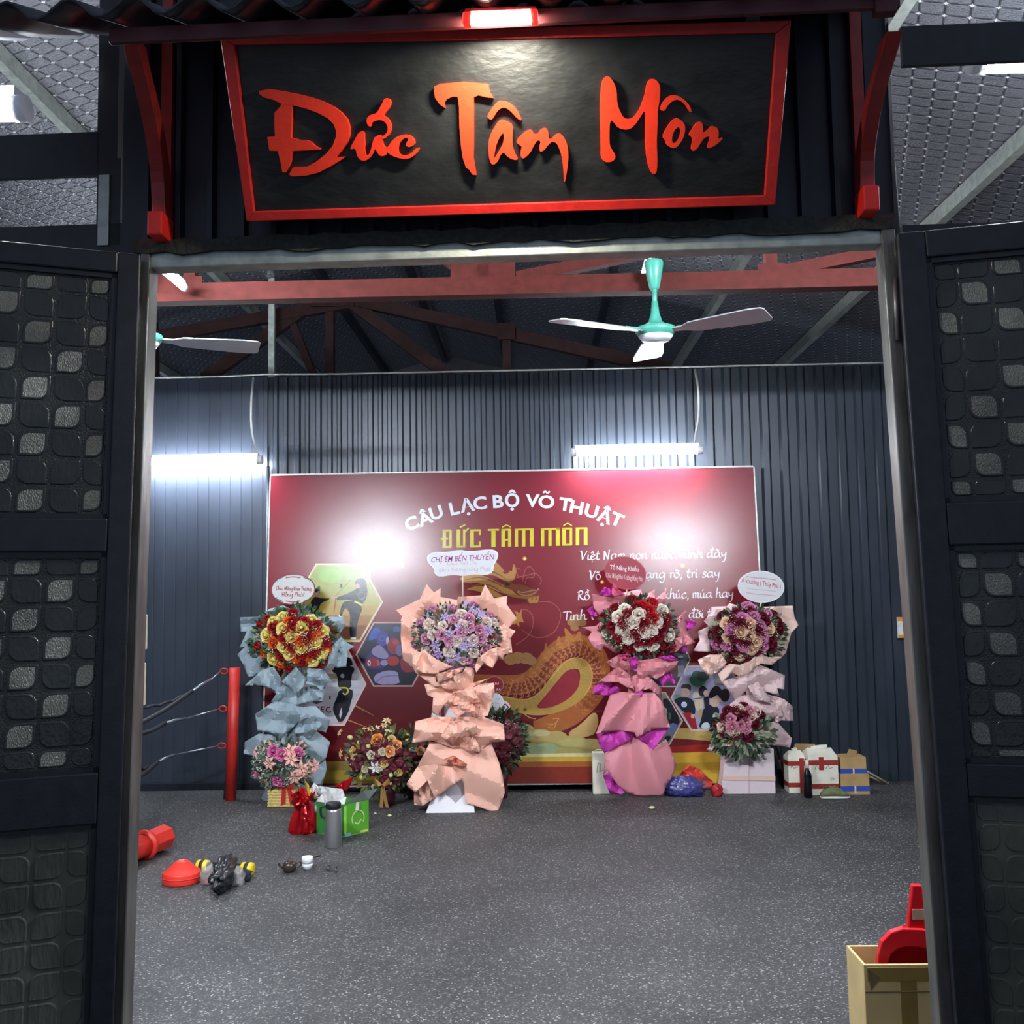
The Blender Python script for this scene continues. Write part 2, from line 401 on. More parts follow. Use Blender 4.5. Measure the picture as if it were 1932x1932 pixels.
# ------------------------------------------------------------------ the entrance front
def fbox(mb, p0, p1, w0, w1, mi=0):
    """box in the entrance frame between two pixels seen on the plane w0"""
    a, b = fp(*p0, w0), fp(*p1, w0)
    mb.box(min(a.x, b.x), max(a.x, b.x), w0, w1, min(a.z, b.z), max(a.z, b.z), mi)
def zf(px, py, w=0.): return fp(px, py, w).z
def uf(px, py, w=0.): return fp(px, py, w).x
zl1, zl0 = zf(970, 451), zf(970, 483)          # lintel
ul, ur = uf(276, 490), uf(1671, 460)
mb = MB(FM); mb.box(ul-.02, ur+.02, 0, .05, zl0, zl1); mb.M = None
struct(mb, 'trim_2', m_galv, 'galvanised steel lintel over the open gateway', bevel=.003)
mb = MB(FM)                                    # rough flashing above the lintel
n = 46
vs = []
for i in range(n+1):
    u = ul-.03+(ur-ul+.05)*i/n
    lo = zl1-.004-.012*random.random(); hi = zf(970, 431)+.004*math.sin(i*2.2)
    vs += [(u, -.012, lo), (u, -.01, hi), (u, .0, hi), (u, 0, lo)]
for i in range(n):
    o = i*4
    mb.add(vs[o:o+8], [(0, 4, 5, 1), (1, 5, 6, 2), (2, 6, 7, 3), (3, 7, 4, 0)])
mb.M = None
struct(mb, 'trim_3', mat('#23261f', .7, var=.5, vscale=60, bump=.4, bscale=120, name='mossy_flashing'), 'mossy dark flashing along the lintel')
mb = MB(FM); zp = zf(970, -160)
pl, pr = uf(222, 300), uf(1690, 300)
ribs(mb, pl, pr, .03, zl1-.01, zp, .0815, .022, .72); mb.M = None
struct(mb, 'wall_front', m_navy, 'dark ribbed sheet behind the name board', recalc=False)
# jamb posts, from the floor up past the lintel
for nm, a, b in (('trim_4', (236, 700), (272, 700)), ('trim_5', (1682, 700), (1712, 700))):
    u0, u1 = uf(*a, .06), uf(*b, .06)
    mb = MB((SHL if nm == 'trim_4' else SHR) @ FM); mb.box(u0, u1, .055, .1, 0, zp); mb.M = None
    struct(mb, nm, m_black, 'dark steel gate post beside the opening', bevel=.003)
mb = MB(FM); fbox(mb, (184, 300), (226, 462), .06, .1); mb.box(uf(188, 20, .06), uf(226, 20, .06), .06, .1, zf(200, 300, .06), zp); mb.M = None
struct(mb, 'trim_6', m_black, 'dark steel mullion of the opening over the left leaf')
mb = MB(FM); fbox(mb, (186, 330), (204, 462), .055, .06); mb.M = None
struct(mb, 'trim_7', m_galv, 'bare steel strip on the mullion')
for nm, a, b in (('trim_8', (-300, 268), (186, 330)), ('trim_9', (1700, 50), (2300, 98)), ('trim_10', (-300, 440), (262, 486))):
    mb = MB(FM); fbox(mb, a, b, .06, .075); mb.M = None
    struct(mb, nm, m_black, 'dark steel rail of the side opening')
mb = MB(FM); fbox(mb, (1702, 425), (2300, 470), .06, .1); mb.M = None
struct(mb, 'trim_11', m_black, 'dark steel rail over the right leaf')
# low side walls behind the opened leaves
for nm, a, b in (('wall_front_left', -4.2, uf(240, 900, .07)), ('wall_front_right', uf(1708, 900, .07), 4.2)):
    mb = MB((SHL if nm == 'wall_front_left' else SHR) @ FM); ribs(mb, a, b, .09, 0, zl0-.02, .15, .02); mb.M = None
    struct(mb, nm, m_navy, 'dark ribbed sheet beside the gateway', recalc=False)
# ------------------------------------------------------------------ canopy over the name board
WC = -.36
m_tile = mat('#20242e', .35, var=.2, vscale=20, name='glazed_dark_sheet')
cv = thing('canopy', FM @ Vector((0, WC, zf(966, 30, WC))), 'dark wavy canopy with a maroon fascia above the name board', 'canopy')
mb = MB(FM); u0, u1 = uf(-220, 20, WC), uf(1712, 10, WC); zt0 = zf(966, 10, WC)
n = int((u1-u0)/.136*8); vs = []
for i in range(n+1):
    u = u0+(u1-u0)*i/n; h = .021*math.sin((u-u0)/.136*2*math.pi)
    for w, dz in ((WC-.05, -.012), (WC+.16, .08), (.02, .2)): vs.append((u, w, zt0+h+dz+.02))
mb.add(vs, [(3*i+k, 3*i+3+k, 3*i+4+k, 3*i+1+k) for i in range(n) for k in (0, 1)], 0, True)
mb.M = None; mb.build('wavy_sheet', m_tile, cv, solid=.006)
mb = MB(FM); zz = zf(966, 46, WC); mb.box(uf(205, 40, WC), uf(1700, 20, WC), WC, WC+.014, zz, zt0-.008); mb.M = None
mb.build('fascia', mat('#4a1c20', .55, var=.2, name='maroon_timber'), cv, bevel=.003)
mb = MB(FM); mb.box(uf(1650, 20, WC), uf(1692, 20, WC), WC-.006, WC+.02, zz-.012, zz+.03); mb.M = None
mb.build('corner_block', mat('#4a1c20', .55, var=.2, name='maroon_timber'), cv, bevel=.003)
def bracket(pts, wid, label):
    """pts: (px, py, depth) down the middle of the curved bracket"""
    c = [fp(x, y, w) for x, y, w in pts]
    b = thing('canopy_bracket', FM @ Vector((c[0].x, c[0].y, c[0].z)), label, 'bracket')
    mb = MB(FM); q = smooth_path(c, 4)
    for i in range(len(q)-1):
        pass
    vs = []; fs = []
    for p in q: vs += [(p.x-wid/2, p.y-.02, p.z), (p.x+wid/2, p.y-.02, p.z), (p.x+wid/2, p.y+.03, p.z), (p.x-wid/2, p.y+.03, p.z)]
    for i in range(len(q)-1):
        for j in range(4): fs.append((4*i+j, 4*i+(j+1) % 4, 4*i+4+(j+1) % 4, 4*i+4+j))
    k = 4*(len(q)-1); fs += [(3, 2, 1, 0), (k, k+1, k+2, k+3)]
    mb.add(vs, fs); mb.M = None
    mb.build('curved_arm', m_dkred, b, bevel=.002)
    p = q[0]; mb = MB(FM); mb.box(p.x-wid*.55, p.x+wid*.55, p.y-.045, p.y+.03, p.z-.03, p.z+.03); mb.M = None
    mb.build('foot_block', m_red, b, bevel=.004)
    mb = MB(FM); mb.box(p.x-wid*.4, p.x+wid*.4, .0, .02, p.z-.03, zp-.1); mb.M = None
    mb.build('back_rail', m_dkred, b)
    return b
bracket([(305, 432, -.02), (303, 350, -.03), (294, 270, -.1), (278, 190, -.2), (258, 110, -.3), (252, 78, -.335)], .034, 'dark red curved bracket holding the canopy beside the D of the name board')
bracket([(1634, 386, -.02), (1632, 310, -.03), (1640, 240, -.1), (1655, 170, -.2), (1675, 100, -.3), (1682, 68, -.335)], .034, 'dark red curved bracket holding the canopy near the n of the name board')

# ------------------------------------------------------------------ the name board
_b = fp(964, 402, -.055); _t = fp(954, 54, -.235)
SB = FM @ _b; ST = FM @ _t
_ux = (FM.to_3x3() @ Vector((1, 0, 0))); _up = (ST-SB).normalized()
SN = _ux.cross(_up).normalized()           # points at the viewer
def SP(px, py, off=0.): return hit(px, py, SB+SN*off, SN)
from mathutils.geometry import tessellate_polygon
def raised(mb, outer, holes, fn, h0, h1, mi=0, side=None):
    """flat shape with holes, standing from height h0 to h1 over a plane (fn maps pixel + height to a point)"""
    loops = [outer]+list(holes)
    flat = [p for l in loops for p in l]; n = len(flat)
    top = [fn(x, y, h1) for x, y in flat]; d = fn(*flat[0], h0)-fn(*flat[0], h1)
    nn = (SN if fn is SP else BN)*(h0-h1)
    vs = top+[p+nn for p in top]
    tris = tessellate_polygon([[Vector((x, y, 0)) for x, y in l] for l in loops])
    mb.add(vs, [tuple(t) for t in tris], mi)
    o = len(mb.v)-2*n; k = 0
    for l in loops:
        for i in range(len(l)):
            a, b = k+i, k+(i+1) % len(l)
            mb.f.append([o+a, o+b, o+n+b, o+n+a]); mb.mi.append(mi if side is None else side); mb.sm.append(False)
        k += len(l)
def zc_(lst, x0, y0, s): return [(x0+a/s, y0+b/s) for a, b in lst]
def rounded(pts, it=1):
    for _ in range(it):
        o = []
        for i in range(len(pts)):
            a, b = pts[i], pts[(i+1) % len(pts)]
            o += [(a[0]*.75+b[0]*.25, a[1]*.75+b[1]*.25), (a[0]*.25+b[0]*.75, a[1]*.25+b[1]*.75)]
        pts = o
    return pts
sg = thing('name_board', SB, 'black name board with raised red lettering in a red frame over the gateway', 'sign')
m_board = mat('#0f1112', .4, var=.5, vscale=9, bump=.12, bscale=35, name='black_lacquer', stretch=(1, 1, 2))
OUT = [(415, 68), (1493, 38), (1463, 387), (465, 418)]; INN = [(442, 85), (1465, 62), (1443, 369), (479, 399)]
MB().prism([SP(x, y, 0) for x, y in OUT], -SN*.02).build('board', m_board, sg)
m_frame = mat('#c3241d', .38, var=.12, vscale=30, bump=.08, bscale=60, name='red_gloss_frame')
for i in range(4):
    j = (i+1) % 4
    MB().prism([SP(*OUT[i], .014), SP(*OUT[j], .014), SP(*INN[j], .014), SP(*INN[i], .014)], -SN*.02).build('frame_rail', m_frame, sg, bevel=.002)
C1, C2, C3 = (470, 140, 5.52), (800, 130, 6.44), (1100, 130, 6.44)
LET = [
 (C1, [(100,175),(200,155),(290,165),(400,185),(500,205),(640,240),(760,280),(880,340),(960,400),(1020,470),(1048,560),(1045,640),(1015,720),(960,800),(900,866),(1005,858),(940,905),(840,965),(720,1025),(600,1055),(450,1065),(415,1045),(455,970),(600,965),(700,910),(800,830),(870,745),(905,650),(905,590),(880,520),(820,460),(720,405),(600,360),(460,325),(330,305),(260,270),(150,240),(105,205)], [], 0),
 (C1, [(330,290),(455,300),(450,340),(440,500),(432,660),(520,685),(600,690),(640,705),(680,745),(745,783),(640,790),(450,800),(435,900),(410,960),(370,1025),(345,1015),(330,930),(300,800),(210,795),(190,655),(270,648),(262,520),(265,400),(330,330)], [], 0),
 (C1, [(1145,600),(1195,590),(1198,700),(1203,800),(1222,848),(1250,835),(1270,780),(1290,690),(1310,650),(1360,630),(1390,650),(1385,690),(1395,745),(1430,770),(1440,830),(1400,855),(1360,850),(1330,810),(1312,770),(1290,830),(1250,880),(1200,905),(1150,890),(1125,850),(1105,770),(1060,785),(1055,760),(1100,680)], [], 1),
 (C1, [(1410,250),(1450,250),(1478,285),(1470,330),(1430,385),(1395,430),(1440,455),(1475,510),(1480,570),(1460,630),(1420,665),(1385,680),(1375,650),(1410,635),(1440,600),(1445,550),(1420,500),(1370,475),(1310,485),(1275,510),(1275,548),(1240,540),(1220,495),(1230,445),(1270,420),(1320,410),(1350,370),(1380,310)], [], 1),
 (C1, [(1480,700),(1530,655),(1600,628),(1660,632),(1710,665),(1730,710),(1715,740),(1670,762),(1630,745),(1640,710),(1660,680),(1640,660),(1600,675),(1565,720),(1548,780),(1560,830),(1610,850),(1680,830),(1740,770),(1768,765),(1768,795),(1720,850),(1660,882),(1590,882),(1510,860),(1440,820),(1430,770),(1455,745)], [], 1),
 (C2, [(125,215),(200,180),(330,170),(480,155),(640,170),(780,185),(790,240),(805,290),(845,355),(760,345),(660,320),(605,345),(605,500),(605,700),(605,900),(600,1080),(635,1290),(590,1285),(545,1220),(510,1200),(470,1080),(445,900),(430,700),(425,450),(410,340),(350,335),(280,365),(250,410),(255,475),(190,430),(135,350),(120,270)], [], 0),
 (C2, [(765,570),(830,470),(900,390),(950,385),(1040,410),(1110,470),(1160,550),(1190,635),(1130,600),(1060,520),(1000,475),(950,470),(900,500),(860,560),(825,620),(785,605)], [], 1),
 (C2, [(920,610),(1000,630),(1085,685),(1075,800),(1075,920),(1100,1020),(1150,1105),(1080,1105),(1010,1065),(970,1010),(930,1040),(900,1120),(850,1165),(810,1150),(785,1050),(780,900),(810,790),(860,700)], [[(970,770),(965,900),(920,980),(880,1050),(845,1100),(860,1000),(885,900),(930,810)]], 1),
 (C2, [(1115,880),(1180,800),(1260,740),(1315,745),(1330,790),(1370,800),(1420,730),(1480,715),(1510,760),(1510,840),(1545,860),(1590,800),(1650,780),(1700,830),(1740,910),(1755,1020),(1750,1150),(1725,1310),(1705,1400),(1695,1250),(1680,1090),(1650,980),(1610,900),(1560,880),(1510,920),(1460,990),(1405,1010),(1400,940),(1420,880),(1380,865),(1340,920),(1290,1020),(1210,1095),(1175,1070),(1175,1000),(1190,940),(1150,920)], [], 1),
 (C3, [(225,170),(260,95),(320,90),(365,150),(390,200),(410,270),(415,420),(450,520),(500,600),(560,610),(620,590),(690,490),(750,330),(770,210),(800,130),(850,115),(910,150),(940,220),(935,350),(910,500),(905,700),(895,900),(905,1080),(900,1230),(880,1280),(830,1270),(790,1170),(765,1000),(755,800),(755,600),(750,500),(700,580),(640,670),(570,735),(490,738),(420,710),(375,650),(350,620),(325,650),(320,800),(325,940),(360,990),(395,1050),(390,1100),(330,1135),(260,1130),(215,1080),(215,900),(210,600),(205,400)], [], 1),
 (C3, [(935,460),(980,380),(1050,325),(1120,315),(1190,345),(1260,400),(1310,470),(1320,535),(1285,500),(1240,430),(1180,380),(1120,375),(1060,410),(1020,460),(990,515),(935,500)], [], 1),
 (C3, [(1130,590),(1190,620),(1235,670),(1245,740),(1220,840),(1170,920),(1120,965),(1060,955),(1010,920),(995,860),(960,825),(990,760),(1050,660)], [[(1160,700),(1185,740),(1180,800),(1150,870),(1100,910),(1080,880),(1085,810),(1115,740)]], 1),
 (C3, [(1275,800),(1330,720),(1390,650),(1440,640),(1460,700),(1455,780),(1500,750),(1550,700),(1600,695),(1645,730),(1650,800),(1640,860),(1700,825),(1690,860),(1610,930),(1515,975),(1510,930),(1540,850),(1530,815),(1470,840),(1430,900),(1390,970),(1330,1005),(1310,960),(1330,880),(1320,825)], [], 1)]
m_let = mat('#e6361a', .36, var=.06, vscale=40, bump=.06, bscale=80, name='red_gloss_letter')
NAMES = ['letter_d_bowl', 'letter_d_stem', 'letter_u', 'horn_accent', 'letter_c', 'letter_t', 'circumflex', 'letter_a', 'letter_m', 'letter_large_m', 'circumflex', 'letter_o', 'letter_n']
for k, (crop, o, hs, rd) in enumerate(LET):
    mb = MB(); o = zc_(o, *crop); hs = [zc_(h, *crop) for h in hs]
    if rd: o = rounded(o); hs = [rounded(h) for h in hs]
    raised(mb, o, hs, SP, -.001, .017 if k != 1 else .0165)
    mb.build(NAMES[k], m_let, sg)
MB().bar(SP(1420, 26, -.01), SP(1420, 52, -.01), .03, .02).build('hanger', mat('#4a4f4a', .5), sg)
# small lamp above it
WL = -.385
sl = thing('sign_lamp', FM @ fp(944, 36, WL), 'small glowing lamp in a red holder above the name board', 'lamp')
a, b = FM @ fp(890, 38, WL), FM @ fp(1001, 34, WL); d = (b-a).normalized()
MB().tube([a, a.lerp(b, .5), b], .0105, 12).build('light_tube', emitter((1., .93, .76), SIGN_E, 'warm_lamp_light'), sl)
m_hold = mat('#b3201a', .35, name='red_plastic', trans=.2)
MB().bar(a-d*.018+Vector((0, 0, .001)), a, .026, .024).build('end_holder', m_hold, sl, bevel=.003)
MB().bar(b, b+d*.016+Vector((0, 0, .001)), .026, .024).build('end_holder', m_hold, sl, bevel=.003)
MB().bar(a-d*.014+Vector((0, .004, .016)), b+d*.012+Vector((0, .004, .016)), .03, .008).build('housing', m_hold, sl, bevel=.002)
MB().bar((a+b)/2+Vector((0, 0, .02)), (a+b)/2+Vector((0, .05, .03)), .02, .006).build('mount', m_black, sl)

# ------------------------------------------------------------------ gate leaves
def glass_mat(name, c, rough, weave, wscale, stren):
    m = bpy.data.materials.new(name); m.use_nodes = True
    nt = m.node_tree; N = nt.nodes; L = nt.links; b = N['Principled BSDF']
    b.inputs['Roughness'].default_value = rough; b.inputs['Specular IOR Level'].default_value = .6
    tc = N.new('ShaderNodeTexCoord'); nz = N.new('ShaderNodeTexNoise'); nz.inputs['Scale'].default_value = wscale; nz.inputs['Detail'].default_value = 2
    mp = N.new('ShaderNodeMapping'); mp.inputs['Scale'].default_value = weave; L.new(tc.outputs['Object'], mp.inputs[0]); L.new(mp.outputs[0], nz.inputs['Vector'])
    bp = N.new('ShaderNodeBump'); bp.inputs['Strength'].default_value = stren; bp.inputs['Distance'].default_value = .006
    L.new(nz.outputs['Fac'], bp.inputs['Height']); L.new(bp.outputs[0], b.inputs['Normal'])
    n2 = N.new('ShaderNodeTexNoise'); n2.inputs['Scale'].default_value = 6; n2.inputs['Detail'].default_value = 5; L.new(tc.outputs['Object'], n2.inputs['Vector'])
    r = N.new('ShaderNodeValToRGB'); cc = lin(c)
    r.color_ramp.elements[0].position = .35; r.color_ramp.elements[0].color = (*[x*.55 for x in cc], 1)
    r.color_ramp.elements[1].position = .65; r.color_ramp.elements[1].color = (*[x*1.25 for x in cc], 1)
    L.new(n2.outputs['Fac'], r.inputs[0]); L.new(r.outputs[0], b.inputs['Base Color'])
    return m
m_gbase = glass_mat('grimy_patterned_glass', '#30342f', .3, (1, 1, 1), 260, .5)
m_gdark = glass_mat('dark_wavy_glass', '#2b302e', .24, (1, 1, .5), 110, .35)
m_grib = glass_mat('ribbed_glass', '#83857c', .28, (1.4, 1, .6), 300, .9)
m_gdirt = glass_mat('dusty_glass', '#4c4e44', .6, (1, 1, .25), 60, .4)
m_gdirtc = glass_mat('dusty_glass_cell', '#45473e', .55, (1, 1, .25), 80, .5)
def cell(mb, x0, z0, w, h, parity, ysurf, sgn, mi):
    g = .05; r = .36*h; k = 4
    cx = [x0+w*g, x0+w*(1-g)]; cz = [z0+h*g, z0+h*(1-g)]
    rad = {(0, 0): r, (1, 1): r, (1, 0): .05*h, (0, 1): .05*h} if parity == 0 else {(0, 0): .05*h, (1, 1): .05*h, (1, 0): r, (0, 1): r}
    out = []
    for (i, j), a0 in (((1, 1), 0), ((0, 1), 90), ((0, 0), 180), ((1, 0), 270)):
        q = rad[(i, j)]; px = cx[i]-(q if i else -q); pz = cz[j]-(q if j else -q)
        for t in range(k+1):
            a = R(a0+90*t/k); out.append((px+q*math.cos(a), pz+q*math.sin(a)))
    mx, mz = x0+w/2, z0+h/2; n = len(out)
    vs = [(x, ysurf, z) for x, z in out]+[(mx+(x-mx)*.93, ysurf+sgn*.0022, mz+(z-mz)*.93) for x, z in out]+[(mx+(x-mx)*.8, ysurf+sgn*.0012, mz+(z-mz)*.8) for x, z in out]
    fs = [(i, (i+1) % n, n+(i+1) % n, n+i) for i in range(n)]+[(n+i, n+(i+1) % n, 2*n+(i+1) % n, 2*n+i) for i in range(n)]
    mb.add(vs, fs, 0, True); mb.add(vs[2*n:], [tuple(range(n))], mi)
def leaf(name, hinge_px, ang, sgn, label, panes, stile, cw, width, rows):
    """sgn +1: leaf folds out to the viewer's left, -1: right"""
    hp = FM @ fp(*hinge_px, -.012)
    d = Vector((-math.cos(ang) if sgn > 0 else math.cos(ang), -math.sin(ang), 0))
    d = FM.to_3x3() @ d; yv = Vector((0, 0, 1)).cross(d)
    LM = Matrix(((d.x, yv.x, 0, hp.x), (d.y, yv.y, 0, hp.y), (0, 0, 1, 0), (0, 0, 0, 1))); LI = LM.inverted()
    LM = (SHR if sgn < 0 else SHL) @ LM
    nrm = yv
    def lp(px, py): return LI @ hit(px, py, hp, nrm)
    root = thing(name, (hp.x, hp.y, .03), label, 'gate')
    th = .04; f0, f1 = (0, sgn*th) if sgn > 0 else (0, -th)      # frame depth: front face at the viewer side
    fr = sgn*th
    zs = [(lp(px, y0).z, lp(px, y1).z) for px, y0, y1 in panes]
    ztop = lp(*rows[0]).z; s1 = lp(*stile).x
    lo, hi = min(0, fr), max(0, fr)
    def bx(nm, x0, x1, z0, z1, m=m_black, a=None, b=None, bev=.004):
        mb = MB(LM); mb.box(x0, x1, lo if a is None else a, hi if b is None else b, z0, z1); mb.M = None
        return mb.build(nm, m, root, bevel=bev)
    bx('stile', .0, s1, .03, ztop); bx('stile', width-s1, width, .03, ztop)
    edges = [ztop]+[z for p in zs for z in p]+[.03]
    for i in range(0, len(edges)-1, 2): bx('rail', s1, width-s1, edges[i+1], edges[i])
    # inner stepped bead, glass and its embossed cells
    for k, (z1, z0) in enumerate(zs):
        z0, z1 = min(z0, z1), max(z0, z1); ym = (lo+hi)/2
        for q in ((s1, s1+.012, z0, z1), (width-s1-.012, width-s1, z0, z1), (s1, width-s1, z1-.012, z1), (s1, width-s1, z0, z0+.012)):
            mb = MB(LM); mb.box(q[0], q[1], ym-.012, ym+.012, q[2], q[3]); mb.M = None; mb.build('glazing_bead', m_black, root)
        dirty = k == len(zs)-1
        mb = MB(LM); mb.box(s1, width-s1, ym-.003, ym+.003, z0, z1); mb.M = None
        pane = mb.build('pane', m_gdirt if dirty else m_gbase, root)
        mb = MB(LM); ch = .0665; nx = int((width-2*s1)/cw)+1; nz = int((z1-z0)/ch)+1
        for i in range(nx):
            for j in range(nz):
                a0, c0 = s1+.012+i*cw-.3*cw, z1-.012-(j+1)*ch+.35*ch
                a1, c1 = a0+cw, c0+ch
                if a0 < s1+.005 or a1 > width-s1-.01 or c0 < z0+.008 or c1 > z1-.01:
                    a0, a1 = max(a0, s1+.014), min(a1, width-s1-.014); c0, c1 = max(c0, z0+.014), min(c1, z1-.014)
                    if a1-a0 < .02 or c1-c0 < .015: continue
                par = (i+j) % 2
                rb = par == 0 and random.random() > .12
                cell(mb, a0, c0, a1-a0, c1-c0, par, ym+sgn*.003, sgn, 1 if (rb and not dirty) else 0)
        mb.M = None
        mb.build('embossed_relief', [m_gdirtc if dirty else m_gdark, m_grib], pane, recalc=False)
    return root
leaf('gate_leaf', (262, 700), R(24), 1, 'black steel gate leaf with embossed glass folded out below the glaring lamp', [(150, 517, 980), (150, 1043, 1456), (120, 1556, 2290)], (219, 700), .072, .8, [(262, 489)])
leaf('gate_leaf', (1700, 700), R(11), -1, 'black steel gate leaf with embossed glass beside the tall carton with the red scoop', [(1800, 490, 950), (1820, 1030, 1436), (1850, 1500, 2290)], (1753, 700), .073, .8, [(1700, 449)])
m_worn = mat('#7d7b76', .38, metal=.7, var=.4, vscale=22, bump=.12, bscale=60, name='worn_bare_steel', stretch=(1, 1, .2))
for nm, a, b in (('trim_12', (263, 700), (281, 700)), ('trim_13', (1674, 700), (1700, 700))):
    mb = MB((SHL if nm == 'trim_12' else SHR) @ FM); mb.box(uf(*a), uf(*b), -.008, .05, 0, zl1-.002); mb.M = None
    struct(mb, nm, m_worn, 'worn bare steel edge of the gate jamb', bevel=.003)
mb = MB(FM); p = fp(1688, 590); mb.tube([(p.x, -.014, p.z+.08), (p.x, -.014, p.z-.07)], .006, 8); mb.M = None
struct(mb, 'trim_14', m_worn, 'steel hinge pin on the right jamb')

# ------------------------------------------------------------------ ceiling fans
m_teal = mat('#4fa591', .35, var=.05, name='mint_enamel'); m_blade = mat('#b9bcc2', .3, metal=.4, var=.05, name='fan_blade_silver')
def fan(hub, ztop, rot, label):
    hub = Vector(hub); f = thing('ceiling_fan', hub, label, 'fan', 'mint green ceiling fans')
    MB().lathe([(.0, -.032), (.05, -.034), (.085, -.02), (.105, .004), (.1, .022), (.06, .034), (.035, .055), (.022, .1), (.016, .16), (0, .16)], hub, 24).build('motor_housing', m_teal, f)
    MB().lathe([(0, -.036), (.06, -.035), (.088, -.02), (.07, -.044), (0, -.05)], hub, 24).build('bottom_ring', mat('#e4e6ea', .35), f)
    MB().tube([hub+Vector((0, 0, .1)), (hub.x, hub.y, ztop-.1)], .013, 10).build('down_rod', m_teal, f)
    MB().lathe([(.018, -.14), (.026, -.13), (.042, -.05), (.05, .0), (.046, .012), (0, .014)], (hub.x, hub.y, ztop), 20).build('rod_cup', m_teal, f)
    MB().tube([(hub.x, hub.y, ztop), (hub.x, hub.y, roof_z(hub.x)-.02)], .008, 8).build('hook_rod', m_galv, f)
    for k in range(3):
        A = Matrix.Rotation(R(rot+120*k), 4, 'Z') @ Matrix.Rotation(R(-9), 4, 'X')
        prof = [(.09, .02), (.15, .026), (.2, .058), (.35, .072), (.5, .085), (.575, .08), (.59, .06)]
        vs = [A @ Vector((r, s*w, -.004)) for r, w in prof for s in (-1, 1)]+[A @ Vector((r, s*w, .002)) for r, w in prof for s in (-1, 1)]
        n = len(prof)*2; fs = []
        for i in range(len(prof)-1):
            a = 2*i; fs += [(a, a+2, a+3, a+1), (n+a, n+a+1, n+a+3, n+a+2), (a, n+a, n+a+2, a+2), (a+1, a+3, n+a+3, n+a+1)]
        fs += [(0, 1, n+1, n), (n-2, 2*n-2, 2*n-1, n-1)]
        bl = MB().add([hub+v for v in vs], fs).build('blade', m_blade, f)
        MB().bar(hub+A @ Vector((.06, 0, .006)), hub+A @ Vector((.19, 0, .006)), .03, .008).build('blade_arm', m_teal, bl)
    return f
FY = 5.06
h = P(1237, 627, FY); fan(h, P(1234, 497, FY).z, 88, 'mint green ceiling fan hanging in full view before the truss')
h2 = P(268, 640, FY); fan(h2, P(268, 505, FY).z, 22, 'mint green ceiling fan mostly hidden behind the left gate post')
# =================================================================== the red banner
TILT = R(5.1); BN = Vector((0, -math.cos(TILT), math.sin(TILT)))
BY0 = 7.77; BB = P(1000, 1478, BY0); BB = Vector((0, BY0, BB.z))
def BP(px, py, off=0.): return hit(px, py, BB+BN*off, BN)
bx0, bx1 = BP(511, 897).x, BP(1421, 880).x
bz0, bz1 = BB.z, BP(966, 889).z
def bpt(x, z, off=0.):
    y = BY0+(z-bz0)*math.tan(TILT); return Vector((x, y, z))+BN*off
ban = thing('banner', bpt((bx0+bx1)/2, bz0), 'large red printed banner with a golden dragon leaning on the back wall', 'banner')
PR = .25                                        # gloss of the print
def ink(c, var=.06): return mat(c, PR, var=var, vscale=25, name='banner_ink_'+c.strip('#'), bump=.025, bscale=9, spec=.5)
def ramp_ink():
    m = ink('#8e1f2b').copy(); m.name = 'banner_ink_red'
    nt = m.node_tree; N = nt.nodes; L = nt.links; b = N['Principled BSDF']
    tc = N.new('ShaderNodeTexCoord'); sp = N.new('ShaderNodeSeparateXYZ'); L.new(tc.outputs['Generated'], sp.inputs[0])
    r = N.new('ShaderNodeValToRGB'); e = r.color_ramp.elements
    e[0].position = 0; e[0].color = (*lin('#661315'), 1); e[1].position = 1; e[1].color = (*lin('#741426'), 1)
    for p, c in ((.25, '#5a0e16'), (.45, '#74151d'), (.6, '#7a1624')):
        q = e.new(p); q.color = (*lin(c), 1)
    L.new(sp.outputs[2], r.inputs[0]); L.new(r.outputs[0], b.inputs['Base Color']); return m
MB().prism([bpt(bx0, bz0), bpt(bx1, bz0), bpt(bx1, bz1), bpt(bx0, bz1)], -BN*.004).build('sheet', ramp_ink(), ban)
fr = MB(); q = [bpt(bx0, bz0, -.004), bpt(bx1, bz0, -.004), bpt(bx1, bz1, -.004), bpt(bx0, bz1, -.004)]
for i in range(4): fr.bar(q[i]-BN*.015, q[(i+1) % 4]-BN*.015, .025, .025, up=BN)
fr.build('stretcher_frame', m_galv, ban)
MB().bar(bpt(bx0, bz1, .001), bpt(bx1, bz1, .001), .008, .012, up=BN).build('top_edge', mat('#c9b9bb', .5), ban)
for px in (712, 1138): MB().box(BP(px-2, 890).x, BP(px+2, 890).x, bpt(0, bz1).y-.004, bpt(0, bz1).y+.01, bz1, bz1+.014).build('hanging_clip', m_cap, ban)

